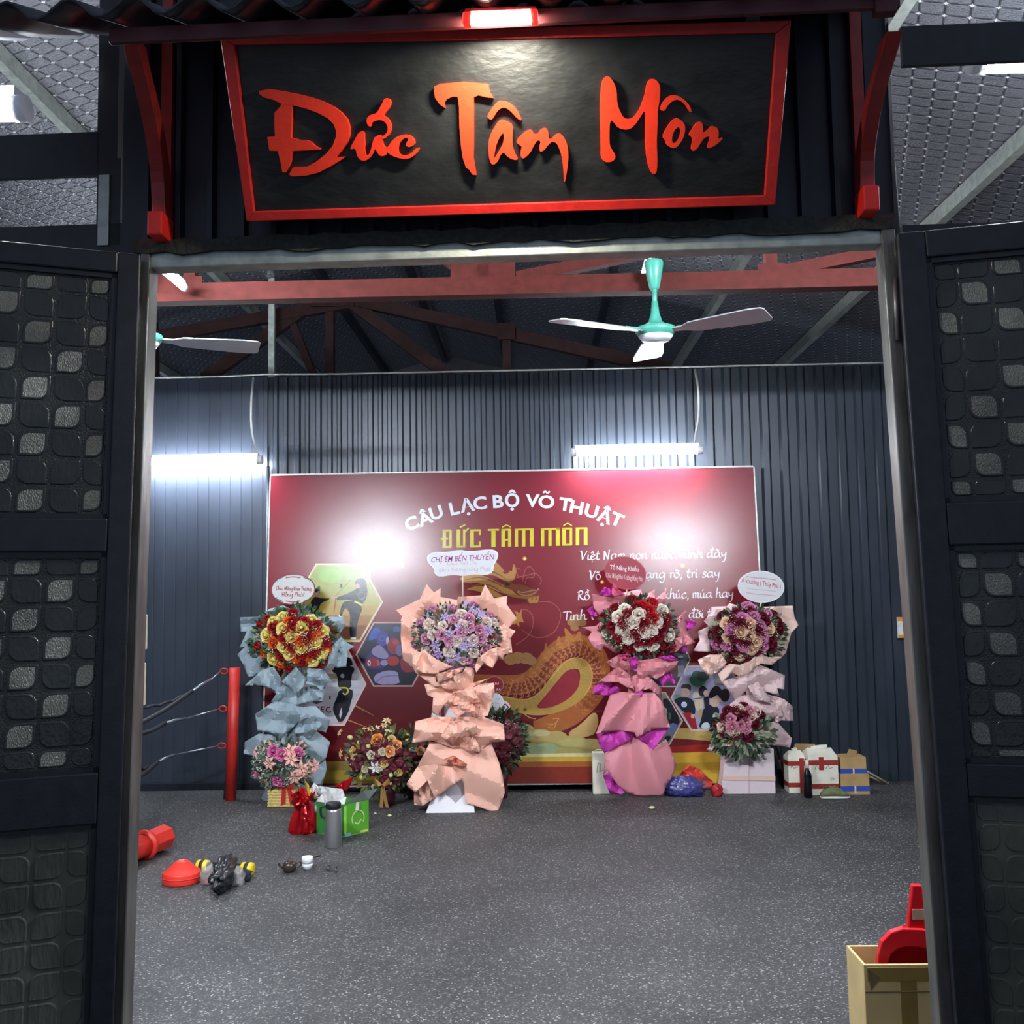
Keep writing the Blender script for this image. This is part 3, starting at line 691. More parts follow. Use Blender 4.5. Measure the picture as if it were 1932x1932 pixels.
_layer = [0.0006]
def nxt():
    _layer[0] += .00005; return _layer[0]
class Print(MB):
    """flat shapes printed on a plane, traced in picture coordinates"""
    def __init__(self, fn=BP, crop=(0, 0, 1.), mats=None): super().__init__(); _layer[0] = .0006; self.fn = fn; self.crop = crop; self.mats = []; self.off = None
    def ci(self, c):
        if c not in self.mats: self.mats.append(c)
        return self.mats.index(c)
    def T(self, pts): x0, y0, s = self.crop; return [(x0+a/s, y0+b/s) for a, b in pts]
    def shape(self, pts, c, rd=0, holes=()):
        pts = self.T(pts)
        if rd: pts = rounded(pts, rd)
        off = nxt() if self.off is None else self.off; loops = [pts]+[self.T(h) for h in holes]
        tris = tessellate_polygon([[Vector((x, y, 0)) for x, y in l] for l in loops])
        self.add([self.fn(x, y, off) for l in loops for x, y in l], [tuple(t) for t in tris], self.ci(c))
    def ell(self, cx, cy, rx, ry, c, n=20, rot=0.):
        cr, sr = math.cos(rot), math.sin(rot)
        self.shape([(cx+rx*math.cos(t)*cr-ry*math.sin(t)*sr, cy+rx*math.cos(t)*sr+ry*math.sin(t)*cr) for t in [2*math.pi*i/n for i in range(n)]], c)
    def ribbon(self, pts, w, c, sm=5, nib=None):
        """w: width or widths at the points; nib: (angle, thin) for a broad pen"""
        pts = self.T(pts); s = self.crop[2]
        ws = [x/s for x in w] if isinstance(w, (list, tuple)) else [w/s]*len(pts)
        if sm > 1 and len(pts) > 2:
            q = smooth_path([(p[0], p[1], ww) for p, ww in zip(pts, ws)], sm)
        else: q = [Vector((p[0], p[1], ww)) for p, ww in zip(pts, ws)]
        off = nxt() if self.off is None else self.off; vs = []
        for i, p in enumerate(q):
            a, b = q[max(i-1, 0)], q[min(i+1, len(q)-1)]; d = Vector((b.x-a.x, b.y-a.y)); l = d.length or 1; nx, ny = -d.y/l, d.x/l
            ww = p.z
            if nib: ww *= nib[1]+(1-nib[1])*abs(math.sin(math.atan2(d.y, d.x)-nib[0]))
            vs += [self.fn(p.x+nx*ww/2, p.y+ny*ww/2, off), self.fn(p.x-nx*ww/2, p.y-ny*ww/2, off)]
        self.add(vs, [(2*i, 2*i+1, 2*i+3, 2*i+2) for i in range(len(q)-1)], self.ci(c))
    def rect(self, x0, y0, x1, y1, c): self.shape([(x0, y0), (x1, y0), (x1, y1), (x0, y1)], c)
    def done(self, name, parent, inkf=None):
        return self.build(name, [(inkf or ink)(c) for c in self.mats], parent, recalc=False)

# ---- sunrise bands along the foot of the print
SUN = (([(513, 1437), (700, 1436), (770, 1434), (770, 1478), (513, 1478)], '#8a7330'),
               ([(513, 1455), (770, 1452), (770, 1470), (513, 1472)], '#a3892f'),
               ([(900, 1392), (1000, 1384), (1080, 1394), (1140, 1398), (1140, 1440), (900, 1440)], '#9a8f52'),
               ([(960, 1410), (1040, 1402), (1058, 1412), (1040, 1424), (960, 1426)], '#8c9a70'),
               ([(900, 1424), (1140, 1420), (1140, 1428), (900, 1430)], '#cfc28e'),
               ([(900, 1429), (1140, 1427), (1140, 1438), (900, 1440)], '#b79a35'),
               ([(900, 1438), (1140, 1436), (1140, 1448), (900, 1450)], '#9a5626'),
               ([(900, 1448), (1140, 1446), (1140, 1478), (900, 1478)], '#7a2a1c'),
               ([(1255, 1374), (1436, 1374), (1436, 1478), (1250, 1478), (1250, 1420)], '#b49a58'),
               ([(1258, 1392), (1330, 1397), (1400, 1408), (1436, 1405), (1436, 1418), (1340, 1420), (1255, 1420)], '#6a1a20'),
               ([(1258, 1408), (1340, 1404), (1436, 1402), (1436, 1422), (1255, 1422)], '#92221f'),
               ([(1250, 1421), (1436, 1416), (1436, 1478), (1248, 1478)], '#c09a34'),
               ([(1250, 1440), (1436, 1436), (1436, 1452), (1250, 1454)], '#a88428'))
for lo, hi in ((500, 800), (890, 1200), (1240, 1500)):
    p = Print()
    for pts, c in SUN:
        if lo < pts[0][0] < hi: p.shape(pts, c)
    p.done('sunrise_print', ban)
# ---- dragon
p = Print(crop=(920, 1060, 4.392))
for x, y, r, c in ((740, 480, 60, '#9a6d40'), (700, 500, 40, '#9a6d40'), (780, 505, 40, '#9a6d40'), (720, 545, 35, '#9a6d40')): p.ell(x, y, r, r*.8, c)
GB, BG, SC = '#9c5628', '#a8863e', '#7d3422'
p.ribbon([(-350, 900), (-150, 980), (60, 1010), (200, 1020), (330, 1000), (430, 920), (520, 800), (610, 715), (720, 680), (830, 710), (905, 800), (925, 920), (900, 1030), (850, 1120), (770, 1210), (660, 1290), (520, 1340), (380, 1350)],
         [60, 110, 150, 160, 170, 170, 170, 160, 160, 170, 175, 180, 180, 180, 170, 170, 150, 60], GB)
p.ribbon([(60, 1040), (200, 1050), (330, 1030), (430, 950), (520, 840), (600, 760), (720, 720), (820, 750), (880, 830), (895, 930), (880, 1020)], [50, 80, 80, 80, 80, 80, 80, 90, 90, 90, 80], SC)
for pts in ([(440, 870), (455, 790), (435, 745), (465, 770), (480, 650), (500, 735), (545, 690), (560, 760)], [(550, 740), (590, 590), (610, 690), (650, 640), (630, 530), (690, 595), (720, 640), (760, 560), (790, 640), (640, 720)],
            [(340, 960), (350, 860), (385, 900), (440, 780), (470, 830), (420, 960)], [(200, 980), (260, 960), (300, 925), (310, 960), (240, 1000)], [(780, 640), (860, 620), (960, 750), (965, 800), (880, 720)]): p.shape(pts, '#a8692c', 1)
random.seed(3)
path = smooth_path([(140, 1030, 0), (250, 1060, 0), (350, 1030, 0), (440, 950, 0), (520, 840, 0), (600, 750, 0), (710, 710, 0), (820, 740, 0), (890, 830, 0), (905, 930, 0), (890, 1030, 0), (840, 1120, 0), (760, 1200, 0)], 5)
p.off = nxt()+.0002; _layer[0] += .0004
for k, q in enumerate(path):
    a, b = path[max(k-1, 0)], path[min(k+1, len(path)-1)]; d = (b-a).normalized(); nrm = Vector((-d.y, d.x, 0))
    for j in (-1.15, -.35, .45, 1.2):
        c = q+nrm*(j*44)+d*(14 if (k+int(j*2)) % 2 else 0); r = 21
        ang = math.atan2(d.y, d.x)
        p.ribbon([(c.x+r*math.cos(ang+t), c.y+r*math.sin(ang+t)) for t in (-1.5, -.8, 0, .8, 1.5)], 5.5, '#c07c40' if k % 3 else '#b0683a', 2)
p.off = None
p.ribbon([(60, 1150), (180, 1170), (300, 1190), (410, 1150), (500, 1065), (570, 965), (640, 880), (720, 840), (785, 860), (815, 925), (808, 1010), (770, 1080), (690, 1150), (580, 1205), (480, 1230), (370, 1240), (250, 1230)],
         [90, 100, 100, 95, 90, 95, 95, 95, 95, 100, 100, 95, 90, 80, 75, 60, 40], BG)
p.ribbon([(120, 1118), (300, 1140), (420, 1095), (530, 960), (640, 835), (730, 795), (810, 820), (862, 900), (858, 1010), (800, 1110)], 7, '#c79a55')
for k in range(26):
    t = k/25; i = min(int(t*9), 8); L_ = [(180, 1170), (300, 1190), (410, 1150), (500, 1065), (570, 965), (640, 880), (720, 840), (785, 860), (815, 925), (808, 1010)]
    a, b = L_[i], L_[i+1]; f = t*9-i; c = (a[0]+(b[0]-a[0])*f, a[1]+(b[1]-a[1])*f); d = Vector((b[0]-a[0], b[1]-a[1])).normalized()
    p.ribbon([(c[0]-d.y*44, c[1]+d.x*44), (c[0]+d.y*44, c[1]-d.x*44)], 2.2, '#8c6a30', 1)
p.shape([(390, 1212), (470, 1120), (560, 1010), (640, 910), (700, 885), (745, 905), (765, 970), (755, 1040), (700, 1110), (620, 1170), (500, 1215)], '#86202a', 2)
# mane, head and whiskers
for pts in ([(-120, 60), (-40, 20), (40, 60), (60, 20), (100, 70), (150, 110), (200, 60), (235, 140), (180, 170), (120, 150), (60, 110), (-40, 110)],
            [(-250, 130), (-100, 90), (0, 130), (110, 180), (200, 230), (260, 290), (170, 270), (60, 240), (-60, 170), (-180, 180)],
            [(-200, 230), (-60, 190), (60, 240), (150, 300), (40, 290), (-80, 240)], [(60, 30), (50, -20), (110, 40), (150, 90), (90, 80)], [(200, 90), (215, 0), (240, 70), (225, 150)]): p.shape(pts, '#a8793a', 1)
for pts in ([(-180, 150), (-60, 130), (60, 170), (160, 220)], [(-40, 70), (60, 90), (150, 140)], [(-150, 200), (0, 190), (120, 250)]): p.ribbon(pts, [4, 12, 4] if len(pts) == 3 else [4, 12, 12, 4], '#7a4428')
p.shape([(130, 180), (180, 160), (230, 190), (300, 190), (360, 220), (410, 235), (425, 225), (415, 250), (400, 280), (330, 290), (260, 275), (240, 250), (190, 230), (140, 210)], '#7c3f26', 1)
p.shape([(140, 270), (240, 270), (320, 290), (390, 285), (430, 275), (400, 315), (330, 310), (230, 300)], '#94602e', 1)
p.ribbon([(245, 250), (290, 275), (350, 275), (400, 250), (390, 235), (340, 245), (290, 255), (250, 240)], 8, '#b07a55')
p.ell(165, 185, 22, 14, '#2b2020'); p.ell(420, 228, 9, 9, '#b07a55')
for pts in ([(330, 320), (350, 290), (370, 320), (390, 285), (400, 320), (430, 270), (415, 340), (350, 345)], [(205, 520), (240, 440), (215, 400), (265, 425), (285, 385), (280, 440), (300, 500), (260, 500), (265, 545), (235, 510)]): p.shape(pts, '#b07a34')
for pts in ([(260, 135), (240, 90), (245, 50), (275, 70)], [(240, 130), (330, 110), (400, 100), (445, 150), (430, 190)], [(290, 165), (310, 70), (350, 40), (385, 80), (380, 130), (330, 130), (310, 180)],
            [(420, 330), (520, 335), (590, 390), (605, 460), (560, 570), (480, 620), (400, 625), (340, 600), (280, 560)], [(270, 400), (330, 400), (375, 460), (370, 550), (330, 620), (230, 690)], [(-60, 20), (-80, 60), (-30, 110)]): p.ribbon(pts, 6.5, '#a2504c')
# clouds
for x, y, rx, ry in ((190, 810, 55, 45), (250, 795, 60, 48), (320, 800, 60, 48), (365, 820, 40, 38)): p.ell(x, y, rx, ry, '#9c7040')
for x, y, rx in ((180, 830, 40), (240, 820, 35), (310, 825, 40)): p.ribbon([(x-rx, y), (x-rx*.3, y-25), (x+rx*.5, y-5)], 4, '#84572f')
p.shape([(670, 1410), (770, 1350), (860, 1255), (905, 1250), (920, 1330), (900, 1400), (870, 1440), (740, 1460), (680, 1450)], '#b4925a', 1)
p.shape([(430, 1400), (480, 1300), (570, 1290), (680, 1330), (740, 1310), (640, 1410)], '#9c5a2c', 1)
for pts in ([(490, 1340), (540, 1350), (590, 1300), (540, 1300)], [(500, 1370), (550, 1375), (570, 1330)], [(300, 1260), (350, 1290), (400, 1300)]): p.ribbon(pts, 7, '#c08a40')
for x, y, rx, ry in ((300, 1400, 90, 60), (430, 1440, 110, 55), (560, 1450, 100, 50), (700, 1490, 130, 50), (850, 1510, 120, 45)): p.ell(x, y, rx, ry, '#a8945a')
p.ell(430, 1420, 90, 26, '#b3a878'); p.ell(720, 1500, 150, 34, '#a89e62')
p.done('dragon_print', ban)
p = Print()
for x, y, r in ((990, 1054, 4), (1288, 1067, 4), (1136, 1098, 3.5), (758, 1067, 5)): p.ell(x, y, r, r, '#b79648'); p.ell(x, y, r*.5, r*.5, '#f0d890')
for a, b in (((668, 1330), (705, 1350)), ((655, 1358), (700, 1375))): p.ribbon([a, b], [2.5, .6], '#b07a48', 1)
p.done('spark_print', ban)

# ---- the six-sided photographs
def hexa(name, V, border, fill, draw, crop=(0, 0, 1.)):
    p = Print(); _layer[0] = .0022; cx = sum(v[0] for v in V)/len(V); cy = sum(v[1] for v in V)/len(V)
    p.shape([(cx+(x-cx)*1.045, cy+(y-cy)*1.045) for x, y in V], border); p.shape(V, fill)
    p.crop = crop; draw(p); o = p.done(name, ban); return o
Z5 = (560, 1040, 5.367)
def d1(p):
    for y0, y1, c in ((150, 300, '#8aa03e'), (290, 430, '#93993f'), (420, 560, '#9c9440'), (550, 660, '#a98a3c'), (650, 760, '#9a6a38'), (750, 890, '#7c4a34')):
        def xl(y): return 205-(y-140)*.54 if y < 515 else 5+(y-515)*.54
        def xr(y): return 650+(y-140)*.54 if y < 515 else 850-(y-515)*.54
        p.shape([(max(xl(y0), xl(y0))+8, y0), (xr(y0)-8, y0)]+([(xr(515)-8, 515)] if y0 < 515 < y1 else [])+[(xr(y1)-8, y1), (xl(y1)+8, y1)]+([(xl(515)+8, 515)] if y0 < 515 < y1 else []), c)
    K = '#1b1c24'
    p.ell(340, 250, 120, 70, '#86b03c'); p.ell(700, 240, 50, 80, '#a8b06a')
    p.shape([(560, 500), (655, 540), (660, 600), (632, 660), (606, 770), (600, 880), (540, 880), (533, 760), (543, 640), (500, 570), (472, 600), (455, 660), (430, 650), (448, 560), (478, 505)], K, 1)
    p.shape([(640, 370), (712, 350), (718, 430), (692, 500), (655, 545), (570, 510), (540, 490), (410, 500), (398, 470), (480, 440), (560, 408), (610, 375)], K, 1)
    p.shape([(583, 320), (600, 290), (655, 262), (705, 300), (712, 360), (690, 390), (640, 372), (628, 330), (600, 330)], '#16161c', 1)
    p.ell(612, 350, 24, 24, '#b98f78'); p.ell(385, 467, 20, 14, '#b98f78')
    p.ribbon([(585, 508), (630, 528), (658, 548)], 18, '#c9b84a', 2); p.ell(655, 450, 40, 42, '#3c3d46'); p.ell(655, 450, 30, 30, '#1f2028')
    p.ribbon([(548, 288), (450, 390), (385, 460)], 4, '#3a3a38', 1); p.rect(438, 330, 460, 370, '#2b2c30')
    p.ribbon([(455, 660), (435, 665), (428, 645)], 10, '#d8d4d0', 1); p.rect(545, 872, 598, 892, '#d8d0cc')
    p.shape([(130, 560), (150, 490), (190, 455), (250, 480), (330, 472), (325, 495), (245, 520), (220, 590), (195, 650), (120, 630)], K, 1)
    p.ell(205, 430, 30, 34, '#a37c68'); p.shape([(185, 420), (190, 380), (230, 345), (240, 370), (228, 420), (240, 430), (222, 400)], '#16161c')
    p.ribbon([(392, 470), (385, 560), (372, 630)], [10, 14, 4], '#9a3f2a'); p.ribbon([(340, 480), (310, 520)], 8, '#c9a04a', 1)
hexa('hexagon_photo', [(598, 1066), (681, 1066), (719, 1136), (678, 1208), (596, 1208), (557, 1136)], '#d8c39a', '#93993f', d1, Z5)
def d2(p):
    K = '#12142a'
    p.shape([(800, 735), (1000, 735), (1060, 880), (900, 960), (700, 900)], '#1f2a4a'); p.shape([(715, 900), (770, 780), (830, 770), (860, 830), (780, 900)], '#2f55ac', 1)
    p.shape([(980, 740), (1250, 735), (1270, 900), (1040, 960), (960, 820)], '#1c2036'); p.ell(1010, 790, 40, 30, '#33508e')
    p.shape([(720, 1040), (800, 960), (900, 960), (980, 1060), (930, 1130), (860, 1200), (720, 1190), (680, 1120)], '#2b2a66', 1)
    p.shape([(745, 1010), (830, 935), (905, 1010), (935, 1060), (900, 1100), (780, 1060)], '#8a7fa6', 1)
    p.ell(868, 885, 62, 75, '#3b3f92'); p.ell(865, 880, 30, 30, '#5055a8'); p.ell(865, 880, 20, 20, '#3b3f92'); p.ell(918, 905, 15, 40, '#b3a4c0')
    p.ell(985, 960, 68, 84, '#8c2434'); p.ell(1000, 920, 30, 24, '#b13a46'); p.ell(1040, 1000, 40, 60, '#6a5f88')
    p.ell(770, 1125, 72, 48, '#8f2230', rot=.1); p.ell(733, 1132, 15, 28, '#d8d0d4'); p.ell(733, 1132, 8, 18, '#8f2230'); p.ribbon([(820, 1100), (830, 1160)], 26, '#b84a52', 1); p.ell(885, 1130, 40, 30, '#8a7fa6'); p.ell(975, 1110, 62, 52, '#9c2a30')
    p.shape([(1040, 1060), (1200, 1040), (1210, 1220), (1060, 1230)], '#7c2230', 1)
    p.shape([(770, 1260), (900, 1205), (1020, 1215), (1030, 1270), (1045, 1350), (800, 1350)], '#8f86ac', 1); p.ribbon([(800, 1330), (880, 1270), (1020, 1260)], 7, '#5a5480')
    p.shape([(1050, 1230), (1220, 1220), (1150, 1355), (1060, 1355)], '#151626')
hexa('hexagon_photo', [(674, 1235), (706, 1176), (778, 1176), (808, 1235), (777, 1293), (706, 1293)], '#c99a90', '#171a33', d2, Z5)
def d3(p):
    K = '#17171f'
    p.shape([(200, 1260), (640, 1240), (686, 1350), (640, 1440), (300, 1440), (200, 1400)], '#b4b2ba')
    for pts in ([(560, 1260), (575, 1500)], [(300, 1500), (600, 1495)], [(230, 1380), (660, 1385)]): p.ribbon(pts, 3, '#8f8c94', 1)
    p.rect(240, 1240, 560, 1290, '#8a7a60')
    p.shape([(430, 1400), (560, 1390), (572, 1450), (540, 1560), (520, 1640), (455, 1740), (425, 1740), (365, 1620), (370, 1560), (410, 1470)], K, 1)
    p.shape([(428, 1660), (450, 1580), (460, 1640), (440, 1700)], '#b4b2ba'); p.ell(440, 1735, 22, 10, '#b08878')
    p.shape([(350, 1190), (420, 1160), (560, 1160), (590, 1200), (550, 1260), (556, 1400), (415, 1400), (412, 1250), (360, 1220)], K, 1)
    p.shape([(490, 1080), (530, 1070), (560, 1110), (570, 1160), (480, 1165)], '#121218', 1); p.ell(462, 1262, 20, 22, '#8d8b96')
    p.ribbon([(420, 1385), (500, 1385), (520, 1420), (490, 1450), (465, 1435)], 15, '#b3ae3c'); p.ell(350, 1190, 24, 14, '#b08878')
    D = '#5e1420'
    for pts in ([(250, 1575), (245, 1625), (275, 1628)], [(250, 1577), (283, 1577)], [(248, 1600), (275, 1600)], [(340, 1580), (305, 1585), (298, 1615), (320, 1632), (345, 1622)], [(215, 1575), (212, 1625)]): p.ribbon(pts, 12, D, 2)
    p.rect(328, 1465, 343, 1500, D)
hexa('hexagon_photo', [(564, 1222), (652, 1222), (688, 1291), (648, 1366), (562, 1366), (526, 1291)], '#c9b2a8', '#aaa6ae', d3, Z5)
Z7 = (1230, 1200, 9.66)
def d4(p):
    p.ell(560, 370, 110, 70, '#2a3138'); p.ell(520, 380, 50, 24, '#8a8f96'); p.rect(470, 540, 580, 740, '#6f7684'); p.ell(430, 660, 50, 90, '#5a2a30')
hexa('hexagon_photo', [(1218, 1194), (1276, 1194), (1301, 1244), (1276, 1294), (1218, 1294), (1192, 1244)], '#cbb6ae', '#3a3f48', d4, Z7)
def d5(p):
    K = '#131826'; S = '#b99c8a'
    p.ell(840, 800, 150, 130, '#3d7350'); p.ell(820, 700, 90, 70, '#3f5f52'); p.ell(930, 740, 110, 90, '#3b4a48'); p.ell(470, 1100, 70, 40, '#5f8066'); p.shape([(1090, 640), (1300, 600), (1350, 900), (1150, 900)], '#6d6a72')
    p.shape([(395, 1150), (560, 1105), (740, 1140), (795, 1300), (785, 1450), (590, 1410), (430, 1220)], K, 1)
    p.ell(615, 1020, 78, 95, S); p.shape([(525, 960), (540, 890), (620, 865), (710, 890), (715, 980), (690, 1020), (670, 960), (560, 950)], '#26221f', 1); p.ell(587, 1250, 52, 52, '#ccd0e0'); p.ell(590, 1250, 36, 36, '#a8b0cc')
    p.shape([(560, 1400), (730, 1395), (790, 1500), (835, 1700), (730, 1690), (640, 1540)], '#8e1c22'); p.ell(740, 1460, 30, 40, S)
    p.ell(800, 1090, 60, 80, '#c2b6a8'); p.ell(860, 1240, 80, 130, '#b8ab92'); p.ribbon([(770, 1140), (910, 1130)], 14, '#2a2622', 1); p.ell(880, 1420, 40, 90, '#a08a5a')
    p.ell(930, 1010, 80, 100, '#1b1a1e'); p.ell(985, 1040, 45, 55, S); p.shape([(940, 1120), (1040, 1100), (1050, 1300), (960, 1300)], K)
    p.shape([(930, 1330), (1060, 1230), (1220, 1300), (1230, 1420), (1120, 1560), (1100, 1690), (840, 1690), (905, 1500)], K, 1)
    p.ell(1145, 1190, 95, 105, S); p.shape([(1030, 1120), (1050, 1020), (1120, 920), (1210, 900), (1290, 1010), (1300, 1200), (1240, 1150), (1200, 1060), (1130, 1110), (1080, 1140)], '#1f1c1e', 1)
    p.ell(1255, 1165, 24, 40, S); p.ell(1330, 1080, 90, 120, '#24201f'); p.ell(1165, 1470, 60, 75, '#a6abb8')
    p.shape([(880, 1690), (920, 1590), (1010, 1565), (1060, 1620), (1050, 1695)], '#b2bec0', 1)
hexa('hexagon_photo', [(1298, 1258), (1375, 1258), (1406, 1317), (1372, 1376), (1305, 1376), (1268, 1317)], '#cbb6ae', '#8f8da8', d5, Z7)
def d6(p):
    p.shape([(0, 1040), (240, 1040), (360, 1250), (300, 1500), (0, 1500)], '#8f8880'); p.shape([(200, 1140), (300, 1130), (530, 1540), (440, 1650), (260, 1560), (290, 1340), (210, 1280)], '#12141f', 1)
    p.rect(300, 1400, 350, 1520, '#2d5a45'); p.shape([(240, 1700), (360, 1570), (480, 1620), (380, 1800)], '#5e6c98', 1); p.shape([(220, 1830), (350, 1810), (330, 1900), (250, 1920)], '#14182a', 1)
hexa('hexagon_photo', [(1198, 1308), (1255, 1308), (1286, 1360), (1262, 1404), (1198, 1404), (1172, 1356)], '#cbb6ae', '#6f6a6a', d6, Z7)

# ---- lettering
_dg = [None]
def glyphs(s, bold=0., shear=0.):
    """triangles of a line of type in font units, baseline at 0"""
    cu = bpy.data.curves.new('type', 'FONT'); cu.body = s; cu.offset = bold; cu.shear = shear; cu.resolution_u = 3
    o = bpy.data.objects.new('type', cu); COL.objects.link(o)
    bpy.context.view_layer.update(); dg = bpy.context.evaluated_depsgraph_get()
    me = o.evaluated_get(dg).to_mesh(); vs = [(v.co.x, v.co.y) for v in me.vertices]; fs = [tuple(f.vertices) for f in me.polygons]
    o.evaluated_get(dg).to_mesh_clear(); bpy.data.objects.remove(o); bpy.data.curves.remove(cu)
    return vs, fs
def type_line(p, s, x0, y0, x1, y1, hgt, c, bold=0., shear=0.):
    """set s between two ends of its baseline (picture coordinates, crop applied), cap height hgt"""
    vs, fs = glyphs(s, bold, shear)
    if not vs: return
    w = max(v[0] for v in vs); off = nxt() if p.off is None else p.off
    out = []
    for x, y in vs:
        t = x/w; px = x0+(x1-x0)*t; py = y0+(y1-y0)*t-y*hgt/.73
        (qx, qy), = p.T([(px, py)]); out.append(p.fn(qx, qy, off))
    p.add(out, fs, p.ci(c))
def type_char(p, ch, cx, cy, rot, size, c, bold=.02):
    vs, fs = glyphs(ch[0], bold); xs_ = [v[0] for v in glyphs(ch[1], bold)[0]]; m = (min(xs_)+max(xs_))/2; off = nxt()
    cr, sr = math.cos(rot), math.sin(rot); out = []
    for x, y in vs:
        a, b = (x-m)*size*1.16, (y-.36)*size
        (qx, qy), = p.T([(cx+a*cr-b*sr, cy-(a*sr+b*cr))])
        out.append(p.fn(qx, qy, off))
    p.add(out, fs, p.ci(c))
ZT = (740, 910, 4.2)
p = Print(crop=ZT)
for ch, base, x, y, r in (('C', 'C', 152, 322, 24), ('Â', 'A', 258, 285, 21), ('U', 'U', 347, 238, 18), ('L', 'L', 492, 204, 13), ('Ạ', 'A', 592, 180, 10), ('C', 'C', 695, 162, 7), ('B', 'B', 840, 149, 3), ('Ộ', 'O', 955, 142, 0),
                          ('V', 'V', 1112, 143, -2), ('O', 'O', 1222, 152, -4), ('T', 'T', 1372, 172, -8), ('H', 'H', 1462, 196, -11), ('U', 'U', 1580, 226, -15), ('Ậ', 'A', 1684, 268, -19), ('T', 'T', 1782, 292, -22)):
    type_char(p, (ch, base), x, y, R(r), 138, '#d2d6de', .03)
p.ribbon([(1196, 84), (1212, 72), (1230, 84), (1248, 72)], 13, '#d2d6de')
p.done('headline_lettering', ban)
p = Print(crop=ZT); Y_ = '#c9bf2e'
def stroke(a, b, w):
    sl = lambda q: (q[0], q[1]-(q[0]-400)*.019)
    p.ribbon([sl(a), sl(b)], w, Y_, 1)
CLUB = (((413, 375), (413, 520), 27), ((398, 382), (466, 382), 15), ((462, 380), (462, 516), 19), ((398, 513), (466, 513), 15), ((388, 449), (442, 449), 13),
                ((524, 376), (524, 520), 29), ((570, 376), (570, 520), 18), ((512, 513), (578, 513), 15), ((576, 396), (606, 366), 12), ((536, 360), (580, 338), 11),
                ((632, 378), (632, 520), 29), ((620, 385), (700, 385), 15), ((620, 513), (700, 513), 15), ((694, 380), (694, 422), 16), ((694, 474), (694, 518), 16),
                ((758, 384), (846, 384), 15), ((802, 384), (802, 520), 33), ((880, 378), (880, 520), 30), ((868, 385), (938, 385), 15), ((930, 380), (930, 520), 24), ((880, 465), (938, 465), 12), ((872, 365), (906, 347), 9), ((906, 347), (940, 365), 9),
                ((984, 378), (984, 520), 26), ((972, 385), (1120, 385), 14), ((1042, 380), (1042, 520), 26), ((1106, 380), (1106, 520), 30),
                ((1192, 378), (1192, 520), 26), ((1180, 385), (1326, 385), 14), ((1250, 380), (1250, 520), 26), ((1312, 380), (1312, 520), 30),
                ((1362, 378), (1362, 520), 29), ((1352, 385), (1422, 385), 15), ((1352, 513), (1422, 513), 15), ((1416, 380), (1416, 518), 20), ((1356, 362), (1390, 343), 9), ((1390, 343), (1424, 362), 9),
                ((1468, 378), (1468, 520), 28), ((1456, 385), (1545, 385), 14), ((1533, 380), (1533, 520), 29))
for lo, hi in ((380, 720), (740, 1150), (1160, 1600)):
    p = Print(crop=ZT); p.off = .0022
    for a, b, w in CLUB:
        if lo < a[0] < hi: stroke(a, b, w)
    p.done('club_name_lettering', ban)
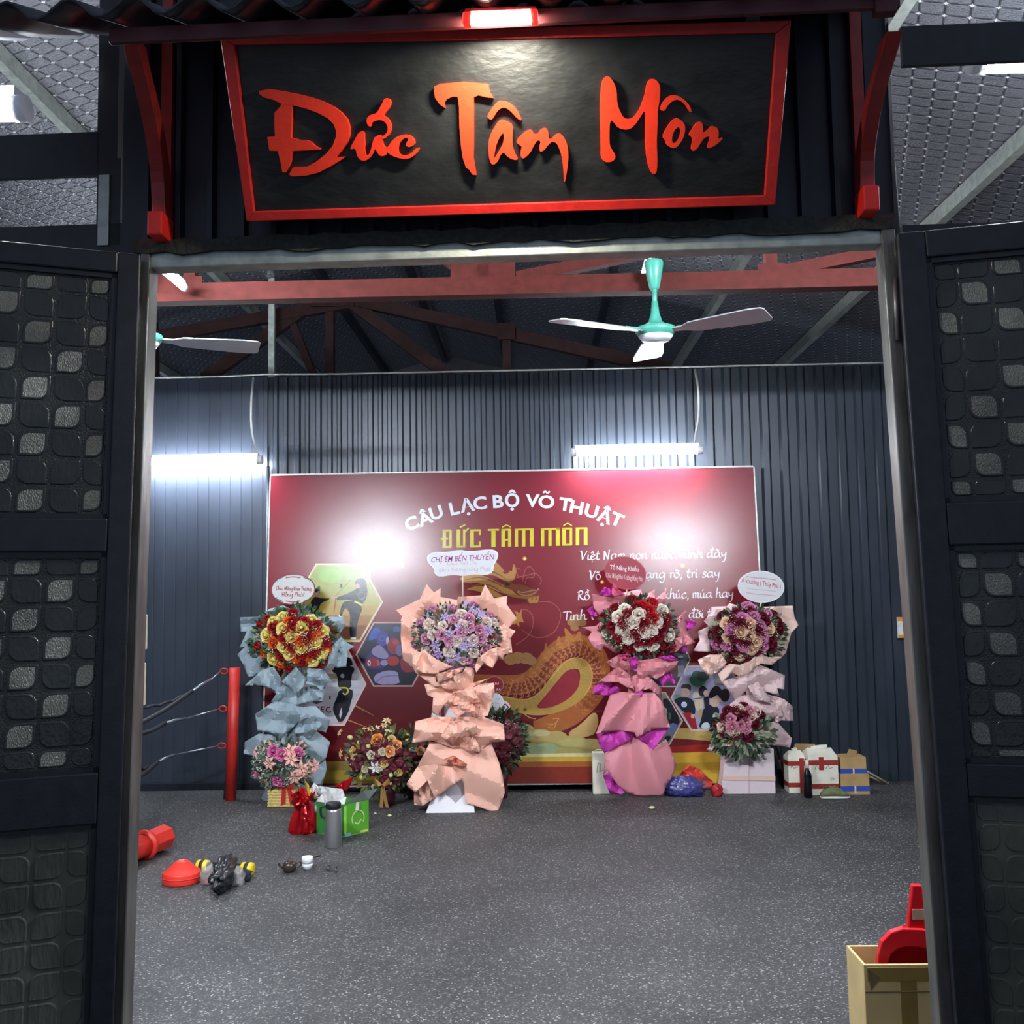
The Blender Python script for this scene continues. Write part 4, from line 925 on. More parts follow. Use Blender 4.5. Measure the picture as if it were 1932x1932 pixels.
# a broad-pen hand for the verse and the cards: strokes per letter, x-height 1
PEN = {'a': ([[(.9, .85), (.6, 1), (.2, .8), (.05, .4), (.2, .05), (.5, .1), (.8, .5), (.9, .95)], [(.9, .95), (.85, .3), (1, .02), (1.2, .15)]], 1.2),
 'b': ([[(.2, 1.9), (.1, .3), (.4, 0), (.75, .3), (.7, .8), (.4, .9), (.15, .5)]], .95),
 'c': ([[(.85, .8), (.6, 1), (.25, .8), (.05, .4), (.25, .02), (.6, .05), (.95, .3)]], .95),
 'd': ([[(.9, .85), (.6, 1), (.2, .8), (.05, .4), (.2, .05), (.5, .1), (.8, .5)], [(1., 1.9), (.85, .3), (1, .02), (1.2, .15)]], 1.25),
 'e': ([[(.1, .5), (.6, .6), (.8, .85), (.5, 1), (.15, .7), (.1, .3), (.35, 0), (.7, .1), (.95, .35)]], .95),
 'g': ([[(.9, .85), (.6, 1), (.2, .8), (.05, .4), (.2, .05), (.5, .1), (.8, .5), (.9, .95)], [(.9, .95), (.85, 0), (.7, -.7), (.3, -.8), (.1, -.55)]], 1.1),
 'h': ([[(.3, 1.9), (.15, .9), (.1, 0)], [(.12, .5), (.4, .95), (.7, .9), (.7, .3), (.85, .02), (1.1, .15)]], 1.1),
 'i': ([[(.2, .95), (.12, .3), (.25, .02), (.5, .15)]], .5), 'ı.': ([], 0),
 'k': ([[(.25, 1.9), (.1, 0)], [(.75, .95), (.2, .45), (.8, .02), (1, .1)]], 1.),
 'm': ([[(.1, .95), (.1, 0)], [(.1, .5), (.35, .95), (.55, .85), (.55, 0)], [(.55, .5), (.8, .95), (1.05, .85), (1., .25), (1.15, .02), (1.35, .15)]], 1.38),
 'n': ([[(.1, .95), (.1, 0)], [(.1, .5), (.4, .95), (.65, .85), (.62, .25), (.78, .02), (1., .15)]], 1.05),
 'o': ([[(.5, 1), (.15, .8), (.05, .4), (.3, 0), (.7, .15), (.85, .6), (.5, 1)]], 1.), 'p': ([[(.15, .95), (.05, -.8)], [(.12, .6), (.45, 1), (.8, .6), (.5, .05), (.15, .2)]], 1.),
 'r': ([[(.05, .8), (.25, .95), (.2, 0)], [(.22, .6), (.45, .95), (.7, .85)]], .75),
 's': ([[(.75, .85), (.4, 1), (.2, .75), (.6, .4), (.6, .1), (.3, 0), (.05, .15)]], .85),
 't': ([[(.4, 1.6), (.2, .4), (.35, .02), (.65, .15)], [(0, 1.05), (.65, 1.1)]], .7),
 'u': ([[(.1, .95), (.08, .3), (.3, .0), (.6, .3), (.7, .95)], [(.7, .95), (.65, .3), (.8, .02), (1.05, .15)]], 1.08),
 'y': ([[(.1, .95), (.1, .5), (.35, .3), (.7, .6), (.8, .95)], [(.8, .95), (.7, 0), (.5, -.7), (.2, -.75)]], 1.05),
 'V': ([[(0, 1.5), (.2, 1.65), (.35, .0)], [(.35, 0), (.9, 1.2), (1.15, 1.65)]], 1.15), 'N': ([[(.1, 0), (.15, 1.6)], [(.15, 1.6), (.75, .05)], [(.75, .05), (1., 1.8)]], 1.25),
 'R': ([[(.3, 1.6), (.2, 0)], [(0, 1.4), (.5, 1.7), (.9, 1.5), (.8, 1.1), (.3, .85)], [(.35, .85), (.7, .3), (1.2, 0)]], 1.2), 'T': ([[(-.1, 1.5), (.6, 1.62), (1.2, 1.55)], [(.55, 1.55), (.4, 0)]], .95),
 'C': ([[(1.1, 1.3), (.8, 1.65), (.3, 1.4), (.05, .7), (.3, .05), (.8, .05), (1.15, .4)]], 1.25), 'M': ([[(0, 0), (.3, 1.6)], [(.3, 1.6), (.7, .2)], [(.7, .2), (1.2, 1.6)], [(1.2, 1.6), (1.35, 0)]], 1.55),
 'K': ([[(.3, 1.65), (.1, 0)], [(1.05, 1.6), (.25, .8), (.6, .4), (1.1, 0)]], 1.2), 'H': ([[(.25, 1.6), (.1, 0)], [(1.05, 1.6), (.9, 0)], [(.15, .8), (1.0, .85)]], 1.3),
 'P': ([[(.3, 1.6), (.1, 0)], [(0, 1.4), (.6, 1.7), (1., 1.4), (.7, .85), (.25, .8)]], 1.1), 'A': ([[(0, 0), (.7, 1.6)], [(.7, 1.6), (1.05, 0)], [(.25, .55), (.95, .6)]], 1.25), ',': ([[(.2, .1), (.22, -.1), (.05, -.4)]], .45), ' ': ([], .62)}
import unicodedata
MARK = {'\u0302': [(.2, 1.2), (.5, 1.5), (.8, 1.2)], '\u0301': [(.45, 1.25), (.7, 1.6)], '\u0300': [(.3, 1.6), (.6, 1.25)], '\u0303': [(.15, 1.25), (.4, 1.45), (.6, 1.25), (.85, 1.45)], '\u0323': [(.4, -.35), (.55, -.38)],
        '\u031b': [(.7, .95), (.95, 1.1), (.95, 1.35)], '\u0306': [(.2, 1.5), (.5, 1.25), (.8, 1.5)], '\u0309': [(.4, 1.5), (.6, 1.55), (.5, 1.25)]}
def pen_line(p, s, x0, y0, x1, y1, xh, c, wt=.26):
    items = []; x = 0
    for ch in s:
        bar_ = ch in 'đĐ'; d = unicodedata.normalize('NFD', 'd' if bar_ else ch); b = d[0]
        st, adv = PEN.get(b, PEN['n']); L_ = [[(x+a, q) for a, q in l] for l in st]
        if bar_: L_.append([(x+.55, 1.45), (x+1.3, 1.55)])
        if b == 'i' and len(d) == 1: L_.append([(x+.22, 1.35), (x+.3, 1.42)])
        up = 0
        cap = .7 if b.isupper() else 0
        for mk in d[1:]:
            q = MARK[mk]; sx = adv*.8
            hi = up if mk not in '\u0323\u031b' else 0
            L_.append([(x+a*sx+(.25 if hi else 0), r+(hi+cap if mk not in '\u0323\u031b' else 0)) for a, r in q])
            if mk in '\u0302\u0306': up = .3
        items += L_; x += adv
    for l in items:
        pts = [(x0+(x1-x0)*a/x, y0+(y1-y0)*a/x-q*xh) for a, q in l]
        p.ribbon(pts, wt*xh, c, 3, nib=(R(-40), .35))
W_ = '#dcd8dc'
for s, a in (('Việt Nam non nước mình đây', (280, 186, 1690, 160)), ('Võ', (365, 376, 480, 372)), ('ạng rỡ, trí say', (905, 362, 1625, 350)), ('Rồ', (250, 572, 375, 566)), ('khúc, múa hay', (1085, 556, 1755, 544)),
             ('Tình', (120, 766, 345, 758)), ('i', (385, 756, 415, 756)), ('đời t', (1320, 744, 1535, 738))):
    p = Print(crop=(1040, 1020, 5.084)); p.off = .0026; pen_line(p, s, *a, 52, W_); p.done('verse_lettering', ban)
from mathutils.geometry import delaunay_2d_cdt
# =================================================================== flower stands
def rose_mesh(color, name):
    vs = []; fs = []; n = 15
    rings = [(.16, .27, .1, .82, .06), (.3, .46, 0, .68, .1), (.38, .74, -.1, .5, .1), (.42, 1.0, -.22, .2, .12)]
    for k, (rb, rt, z0, z1, lob) in enumerate(rings):
        o = len(vs); L_ = 3 if k < 2 else 5
        for j in range(n):
            t = 2*math.pi*j/n; m = 1+lob*math.cos(L_*t+k*1.7); c, s = math.cos(t), math.sin(t)
            vs += [(rb*c, rb*s, z0), (rt*.92*m*c, rt*.92*m*s, z0*.35+z1*.65), (rt*m*1.06*c, rt*m*1.06*s, z1-.05*math.cos(L_*t+k*1.7)*2)]
        for j in range(n):
            a, b = o+3*j, o+3*((j+1) % n); fs += [(a, b, b+1, a+1), (a+1, b+1, b+2, a+2)]
    o = len(vs); vs.append((0, 0, .62)); fs += [(1+3*j, 1+3*((j+1) % n), o) for j in range(n)]
    me = bpy.data.meshes.new(name); me.from_pydata(vs, [], fs); me.materials.append(mat(color, .55, var=.16, vscale=2.5, name='petal_'+color.strip('#')))
    for p in me.polygons: p.use_smooth = True
    return me
def star_mesh(color, name, n=6, core='#d8c890'):
    vs = []; fs = []; mi = []
    for k in range(n):
        t = 2*math.pi*k/n; A = Matrix.Rotation(t, 3, 'Z'); o = len(vs)
        for v in ((.08, 0, .05), (.5, .24, .22), (.5, 0, .14), (.5, -.24, .22), (1.05, 0, .05)): vs.append(A @ Vector(v))
        fs += [(o, o+1, o+2), (o, o+2, o+3), (o+1, o+4, o+2), (o+2, o+4, o+3)]; mi += [0]*4
    o = len(vs); vs += [(.1, 0, .1), (0, .1, .1), (-.1, 0, .1), (0, -.1, .1), (0, 0, .28)]; fs += [(o+i, o+(i+1) % 4, o+4) for i in range(4)]; mi += [1]*4
    me = bpy.data.meshes.new(name); me.from_pydata(vs, [], fs); me.materials.append(mat(color, .55, var=.15, vscale=2.5, name='petal_'+color.strip('#'))); me.materials.append(mat(core, .7))
    for p, i in zip(me.polygons, mi): p.material_index = i
    return me
def ruffle_mesh(color, name):
    rnd = random.Random(5); bm = bmesh.new(); bmesh.ops.create_icosphere(bm, subdivisions=2, radius=1)
    for v in bm.verts: v.co *= rnd.uniform(.72, 1.1); v.co.z *= .75
    me = bpy.data.meshes.new(name); bm.to_mesh(me); bm.free(); me.materials.append(mat(color, .6, var=.3, vscale=4, name='petal_'+color.strip('#'))); return me
def bud_mesh(color, name):
    bm = bmesh.new(); bmesh.ops.create_icosphere(bm, subdivisions=1, radius=1)
    for v in bm.verts: v.co.z *= 1.25; v.co.x *= 1-.2*v.co.z; v.co.y *= 1-.2*v.co.z
    me = bpy.data.meshes.new(name); bm.to_mesh(me); bm.free(); me.materials.append(mat(color, .55, var=.2, vscale=3, name='petal_'+color.strip('#')))
    for p in me.polygons: p.use_smooth = True
    return me
_fl = {}
def flower_mesh(kind, color):
    k = (kind, color)
    if k not in _fl: _fl[k] = {'rose': rose_mesh, 'star': star_mesh, 'carnation': ruffle_mesh, 'bud': bud_mesh}[kind](color, kind+'_bloom')
    return _fl[k]
PNAME = {'rose': 'rose', 'star': 'lily', 'carnation': 'carnation', 'bud': 'bud'}
def dome(px, py, c, rad, Y, depth):
    """point and outward normal on a cushion of blooms seen as an ellipse"""
    dx, dy = (px-c[0])/rad[0], (py-c[1])/rad[1]; q = min(.98, dx*dx+dy*dy)
    h = math.sqrt(1-q); return P(px, py, Y-depth*h), Vector((dx*.75, -.55-.6*h, -dy*.75)).normalized()
def put(root, kind, color, px, py, r, c, rad, Y, depth):
    p, n = dome(px, py, c, rad, Y, depth); q = n.to_track_quat('Z', 'Y')
    q = q @ Matrix.Rotation(random.uniform(0, 6.28), 3, 'Z').to_quaternion()
    s = r*mpp(Y)*random.uniform(.92, 1.1)
    return child(flower_mesh(kind, color), root, PNAME[kind], p, q.to_euler(), s)
GREEN = ['#2f4a2c', '#3f5c38', '#1f331f', '#587046']
def greenery(root, name, c, rad, Y, depth, n, size, out=1.12, cols=GREEN, inner=.0, y0=None):
    mb = MB()
    for i in range(n):
        t = random.uniform(0, 6.283); r = math.sqrt(random.uniform(inner, 1))*out
        px, py = c[0]+rad[0]*r*math.cos(t), c[1]+rad[1]*r*math.sin(t)
        if y0 and py > y0: continue
        rr = min(r, .95); p = P(px, py, Y-depth*math.sqrt(1-rr*rr)*.82+random.uniform(-.01, .02))
        d = Vector((math.cos(t), random.uniform(-.7, .3), -math.sin(t)+random.uniform(-.5, .6))).normalized(); s = size*random.uniform(.6, 1.3)
        w = d.cross(Vector((random.uniform(-1, 1), -1, random.uniform(-1, 1)))).normalized()*s*.24
        mb.add([p, p+d*s*.5+w, p+d*s, p+d*s*.5-w], [(0, 1, 2), (0, 2, 3)], random.randrange(len(cols)))
    o = mb.build(name, [mat(k, .55, var=.25, vscale=9, name='leaf_green') for k in cols], root, recalc=False); o['kind'] = 'stuff'; return o
def sprinkle(root, name, c, rad, Y, depth, n, size, color, out=1.0):
    mb = MB()
    for i in range(n):
        t = random.uniform(0, 6.283); r = math.sqrt(random.random())*out; k = random.randint(3, 6)
        px, py = c[0]+rad[0]*r*math.cos(t), c[1]+rad[1]*r*math.sin(t); rr = min(r, .95)
        for j in range(k):
            p = P(px+random.uniform(-5, 5), py+random.uniform(-5, 5), Y-depth*math.sqrt(1-rr*rr)-.025); s = size
            mb.add([p+Vector(v)*s for v in ((1, 0, 0), (0, 0, 1), (-1, 0, 0), (0, 0, -1), (0, -1, 0))], [(0, 1, 4), (1, 2, 4), (2, 3, 4), (3, 0, 4)])
    o = mb.build(name, mat(color, .7), root, recalc=False); o['kind'] = 'stuff'; return o
def sheet(root, outline, crop, Y, m, bulge=.06, zig=.03, name='wrapping_paper', lean=0.):
    """a creased sheet of paper: traced edge, folds fanning from where it is gathered"""
    pts = zc_(outline, *crop); n0 = len(pts)
    xs_ = [p[0] for p in pts]; ys_ = [p[1] for p in pts]; x0, x1, y0, y1 = min(xs_), max(xs_), min(ys_), max(ys_)
    cx, cy = (x0+x1)/2, (y0+y1)/2; sx, sy = max(1, (x1-x0)/2), max(1, (y1-y0)/2)
    step = max(3.2, min(6., (sx+sy)/9))
    edge = []
    for i in range(n0):
        a, b = pts[i], pts[(i+1) % n0]; k = max(1, int(math.hypot(b[0]-a[0], b[1]-a[1])/(step*1.2)))
        edge += [(a[0]+(b[0]-a[0])*t/k, a[1]+(b[1]-a[1])*t/k) for t in range(k)]
    co = [Vector(p) for p in edge]; ne = len(co); y = y0
    while y < y1:
        x = x0
        while x < x1: co.append(Vector((x+random.uniform(-.2, .2)*step, y+random.uniform(-.2, .2)*step))); x += step
        y += step
    r = delaunay_2d_cdt(co, [], [list(range(ne))], 1, 1e-4)
    gx, gy = cx+random.uniform(-.5, .5)*sx, y0-random.uniform(.1, .8)*sy          # where the folds gather
    folds = [(random.uniform(.5, .95), random.uniform(0, 1), random.uniform(.6, 1)) for _ in range(2)]
    th = random.uniform(0, 3.14); la = random.uniform(.9, 1.4); ph = random.random()
    def tri(t): t = t % 1; return abs(2*t-1)*2-1
    def depth(x, y):
        ang = math.atan2(x-gx, y-gy+1e-6); rr = math.hypot((x-gx)/sx, (y-gy)/sy)
        d = sum(a*tri(ang/w+f)*min(1, rr*.7) for w, f, a in folds)*.62
        d += .75*tri(((x-cx)/sx*math.cos(th)+(y-cy)/sy*math.sin(th))/la+ph)
        u, v = (x-cx)/sx, (y-cy)/sy; return Y+zig*d-bulge*(1-.8*min(1, u*u+.6*v*v))-lean*(y-y0)/max(1, y1-y0)
    zig *= 1.35
    vs = [P(v.x, v.y, depth(v.x, v.y)) for v in r[0]]
    mb = MB(); mb.add(vs, [tuple(f) for f in r[2]], 0, True)
    return mb.build(name, m, root, recalc=True, solid=.0012, crease=R(20))
def paper(c, back=None): return mat(c, .62, var=.07, vscale=3, bump=.04, bscale=18, name='paper_'+c.strip('#'), backface=back)
def card(root, outline, Y, color, edge=None, name='message_card', stick=None):
    """flat card on a stick; returns a print surface for its lettering"""
    o = MB().prism([P(x, y, Y) for x, y in outline], (0, .006, 0)).build(name, mat(color, .4, var=.03), root, tri=True)
    if edge:
        cx = sum(p[0] for p in outline)/len(outline); cy = sum(p[1] for p in outline)/len(outline)
        MB().prism([P(cx+(x-cx)*1.05, cy+(y-cy)*1.06, Y+.002) for x, y in outline], (0, .006, 0)).build('card_rim', mat(edge, .45), o, tri=True)
    if stick: MB().tube([P(*stick[0], Y+.012), P(*stick[1], Y+.012)], .005, 6).build('stick', mat('#d8cdb8', .6), o)
    def fn(px, py, off=0.): return P(px, py, Y-off)
    return o, fn
def oval(cx, cy, rx, ry, n=28, rot=0.):
    return [(cx+rx*math.cos(t)*math.cos(rot)-ry*math.sin(t)*math.sin(rot), cy+rx*math.cos(t)*math.sin(rot)+ry*math.sin(t)*math.cos(rot)) for t in [2*math.pi*i/n for i in range(n)]]
def core(root, top, foot, Y, r0, r1, m, name='stand_core'):
    a, b = P(*foot, Y), P(*top, Y); a.z = .0
    MB().tube([a, a.lerp(b, .5), b], r0, 10, rs=[r1, (r0+r1)*.45, r0]).build(name, m, root)
def cardink(c): return mat(c, .5, var=.0, name='card_ink')

# ---- stand in grey blue paper
ZA = (420, 1070, 3.944); YA_ = 7.61
sa = thing('flower_stand', (P(560, 1500, YA_).x, YA_, 0), 'flower stand in grey blue paper with red, yellow and orange roses', 'flower stand', 'opening gift flower stands')
mA = paper('#93a4ac', '#7f929b')
core(sa, (555, 1215), (555, 1505), YA_+.0, .06, .08, mA)
for pts, dy, bl in (([(130,375),(260,370),(350,310),(450,285),(530,320),(640,280),(660,340),(720,370),(900,370),(915,430),(870,500),(930,570),(830,590),(600,560),(400,560),(250,540),(180,480),(135,480)], .02, -.02),
                ([(180,480),(260,430),(300,600),(380,740),(240,810),(190,815),(150,720),(110,650),(170,590),(125,600)], -.02, .03), ([(880,520),(930,565),(980,590),(930,620),(920,740),(850,750),(800,720),(750,770),(740,660),(800,600)], -.04, .04),
                ([(290,880),(430,870),(560,900),(700,880),(770,850),(750,1000),(700,1020),(640,1000),(500,1040),(430,1060),(360,1000),(400,940)], -.04, .05), ([(165,880),(300,760),(380,740),(430,820),(436,955),(360,900),(290,880)], -.1, .05),
                ([(440,850),(545,740),(620,830),(600,890),(545,950),(500,900)], -.13, .05), ([(620,870),(630,750),(740,760),(835,860),(780,850),(735,920),(690,880)], -.11, .05),
                ([(240,1095),(380,1000),(480,1000),(580,1040),(690,1030),(800,1140),(770,1230),(700,1210),(560,1160),(430,1275),(350,1230),(260,1220),(250,1150)], -.07, .08), ([(520,1220),(600,1120),(690,1100),(740,1170),(650,1280),(560,1270)], -.15, .04),
                ([(155,1390),(165,1300),(270,1240),(400,1230),(600,1250),(700,1220),(800,1300),(770,1420),(690,1480),(500,1500),(300,1480),(220,1400)], -.06, .08), ([(500,1340),(600,1300),(700,1360),(760,1400),(775,1500),(740,1630),(650,1600),(560,1640),(480,1560),(400,1480)], -.08, .06),
                ([(280,1740),(330,1620),(420,1500),(620,1560),(740,1600),(735,1690),(600,1750),(500,1780),(340,1745)], -.04, .07)):
    sheet(sa, pts, ZA, YA_+dy, mA, bl)
FA = {'#efe08a': [(330,508),(450,380),(455,590),(515,525),(588,455),(500,645),(383,680),(685,560),(585,600),(740,480),(735,630),(672,695),(660,400),(452,460),(380,412)],
      '#a3161f': [(297,428),(350,400),(385,450),(530,455),(460,525),(628,530),(692,445),(752,560),(820,490),(670,620),(605,645),(590,700),(745,690),(515,585),(275,595),(437,650),(517,350),(615,415),(405,745),(505,745),(700,725),(520,410)],
      '#e2631f': [(380,562),(568,555),(317,650),(545,675),(695,515),(435,718),(787,610),(630,660),(490,415)]}
cA, rA = (555, 1210), (74, 58)
greenery(sa, 'rose_leaves', cA, rA, YA_-.02, .2, 420, .055, 1.08)
sprinkle(sa, 'filler_blooms', cA, rA, YA_-.02, .2, 40, .004, '#e6e2d8')
for c, L_ in FA.items():
    for x, y in zc_(L_, *ZA): put(sa, 'rose', c, x, y, 12.5 if c != '#e2631f' else 10.5, cA, rA, YA_-.02, .2)
o, fn = card(sa, oval(553, 1112, 40, 27.5, rot=-.05), YA_-.06, '#cfcecd', '#7c2a34', stick=((553, 1136), (553, 1180)))
p = Print(fn, crop=ZA); p.off = .001
pen_line(p, 'Chúc Mừng Khai Trương', 398, 170, 660, 176, 17, '#a3242e', .3); p.done('card_lettering', o, cardink); p = Print(fn, crop=ZA); p.off = .001
pen_line(p, 'Hồng Phát', 440, 218, 612, 218, 19, '#a3242e', .3); p.done('card_lettering', o, cardink); p = Print(fn, crop=ZA); p.off = .001
for sx in (-1, 1):
    for sy in (-1, 1): p.ribbon([(525+sx*75, 165+sy*92), (525+sx*110, 165+sy*76), (525+sx*130, 165+sy*72), (525+sx*120, 165+sy*60)], 7, '#5b4a4c')
p.ribbon([(470, 80), (525, 72), (580, 80)], 8, '#a3545a'); p.ribbon([(470, 252), (525, 260), (580, 250)], 8, '#a3545a')
p.done('card_ornament', o, cardink)['kind'] = 'stuff'

# ---- stand in peach paper, nearest of the four
ZB = (700, 1020, 3.578); YB_ = 7.2
sb = thing('flower_stand', (P(860, 1520, YB_).x, YB_, 0), 'flower stand in peach paper with lilac and cream roses standing furthest forward', 'flower stand', 'opening gift flower stands')
mB = paper('#efb7a2', '#e39a86'); mW = paper('#e4e0e4')
core(sb, (865, 1200), (862, 1525), YB_+.02, .1, .12, mW)
for pts, dy, bl, m in (([(170,470),(330,395),(375,295),(425,350),(470,320),(470,380),(580,400),(600,520),(430,620),(280,620),(200,540),(210,510)], .02, -.03, mB), ([(580,400),(590,380),(740,370),(770,295),(830,390),(920,372),(915,430),(985,525),(930,590),(975,610),(940,660),(870,640),(700,560),(560,500)], .02, -.03, mB),
                ([(205,540),(280,500),(360,560),(330,700),(420,830),(300,860),(270,850),(215,800),(200,640)], -.04, .03, mB), ([(940,640),(955,760),(900,770),(895,810),(850,790),(820,700),(830,600),(900,560)], -.04, .04, mB),
                ([(360,970),(450,960),(540,1000),(700,970),(830,960),(835,1020),(790,1180),(740,1200),(690,1140),(560,1150),(500,1100),(450,1180),(410,1160),(420,1060),(380,1040)], -.08, .06, mB), ([(405,1190),(430,1070),(470,1080),(475,1190)], .0, .01, mW),
                ([(505,1100),(560,1020),(690,985),(745,1100),(640,1120),(580,1110)], -.15, .05, mB), ([(530,1130),(640,1100),(740,1110),(720,1200),(640,1160),(590,1190),(560,1160)], -.16, .04, mB),
                ([(300,890),(440,870),(440,955),(620,890),(640,850),(700,860),(690,960),(790,930),(740,960),(660,1010),(540,1010),(460,985),(430,990)], -.12, .05, mB), ([(280,770),(360,740),(440,800),(550,850),(440,900),(300,890),(280,850)], -.17, .04, mB), ([(440,900),(560,870),(640,850),(560,920),(450,960)], -.2, .03, mB), ([(720,800),(790,740),(850,720),(855,800),(820,860),(760,830),(710,890),(700,850)], -.18, .04, mB),
                ([(300,1220),(420,1190),(600,1190),(760,1190),(895,1240),(905,1355),(810,1360),(740,1425),(650,1420),(600,1390),(550,1400),(420,1350),(275,1365),(290,1300)], -.1, .07, mB), ([(470,1320),(540,1220),(640,1215),(715,1240),(720,1310),(580,1335),(560,1380)], -.2, .04, mB), ([(640,1390),(690,1320),(740,1390),(740,1425),(660,1420)], -.19, .03, mB),
                ([(400,1360),(560,1370),(740,1400),(810,1360),(865,1500),(890,1600),(905,1700),(850,1845),(780,1815),(640,1770),(625,1640),(520,1520),(360,1540),(310,1530)], -.06, .09, mB), ([(310,1530),(420,1510),(560,1530),(640,1570),(610,1610),(430,1740),(380,1620),(300,1700),(245,1660),(240,1640)], -.15, .05, mB), ([(290,1660),(390,1600),(425,1740),(350,1790),(290,1785)], -.1, .03, mB),
                ([(480,1480),(560,1450),(650,1510),(640,1530),(560,1510)], -.2, .03, mat('#e58e76', .6, var=.05))):
    sheet(sb, pts, ZB, YB_+dy, m, bl)
bm_ = MB()
a0, a1 = P(*zc_([(370, 1845)], *ZB)[0], YB_-.12), P(*zc_([(700, 1845)], *ZB)[0], YB_-.12)
bm_.add([(a0.x, YB_-.12, 0), (a1.x, YB_-.12, 0), (a1.x-.03, YB_+.12, 0), (a0.x+.03, YB_+.12, 0), (a0.x+.05, YB_-.06, .13), (a1.x-.02, YB_-.06, .16), (a1.x-.05, YB_+.1, .2), (a0.x+.06, YB_+.1, .2)], [(0, 1, 2, 3), (4, 5, 6, 7), (0, 1, 5, 4), (1, 2, 6, 5), (2, 3, 7, 6), (3, 0, 4, 7)])
bm_.build('foot_wrap', mW, sb, solid=.0)
cB, rB = (862, 1203), (80, 62)
greenery(sb, 'rose_leaves', cB, rB, YB_-.04, .2, 420, .045, 1.0, ['#2c4230', '#39503a', '#1d2c22', '#50604a'])
sprinkle(sb, 'filler_blooms', cB, rB, YB_-.04, .2, 90, .0045, '#dcd6cc')
for c, kd, r, L_ in (('#d99bb8', 'rose', 10.5, [(548,462),(660,528),(735,603),(742,660),(612,618),(530,675),(665,588),(778,730),(600,855),(305,700),(805,515),(866,645),(560,530),(470,635),(340,560),(690,830),(690,440),(430,800),(375,660),(515,840),(650,800),(410,470)]),
                     ('#eddcd2', 'rose', 10, [(390,565),(485,575),(610,500),(618,570),(690,672),(692,760),(525,750),(372,742),(415,635),(825,560),(780,555),(630,808),(500,450),(580,680)]),
                     ('#a48fc2', 'star', 12, [(500,520),(600,590),(790,610),(435,705),(625,715),(320,590),(690,470),(545,790),(400,500),(530,625),(575,780),(690,690),(640,430),(740,500),(455,760)])):
    for x, y in zc_(L_, *ZB): put(sb, kd, c, x, y, r, cB, rB, YB_-.04, .2)
cl = [(385,105),(430,80),(520,82),(600,65),(660,78),(800,62),(840,75),(850,105),(835,140),(820,165),(815,210),(770,228),(690,222),(620,235),(560,225),(470,240),(440,225),(430,180),(395,150)]
o, fn = card(sb, rounded(zc_(cl, *ZB)), YB_-.02, '#cfd1d4', '#dcdee2', stick=(zc_([(618, 225)], *ZB)[0], zc_([(620, 400)], *ZB)[0]))
p = Print(fn, crop=ZB); p.off = .001
type_line(p, 'CHỊ EM BẾN THUYỀN', 402, 148, 832, 126, 38, '#a3247c', .006, .2); p.done('card_lettering', o, cardink); p = Print(fn, crop=ZB); p.off = .001
pen_line(p, 'Chúc Anh Chị', 515, 166, 715, 160, 15, '#c79aa6', .22); p.done('card_lettering', o, cardink); p = Print(fn, crop=ZB); p.off = .001; pen_line(p, 'Khai Trương Hồng Phát', 460, 210, 805, 202, 16, '#c79aa6', .22)
p.done('card_lettering', o, cardink)

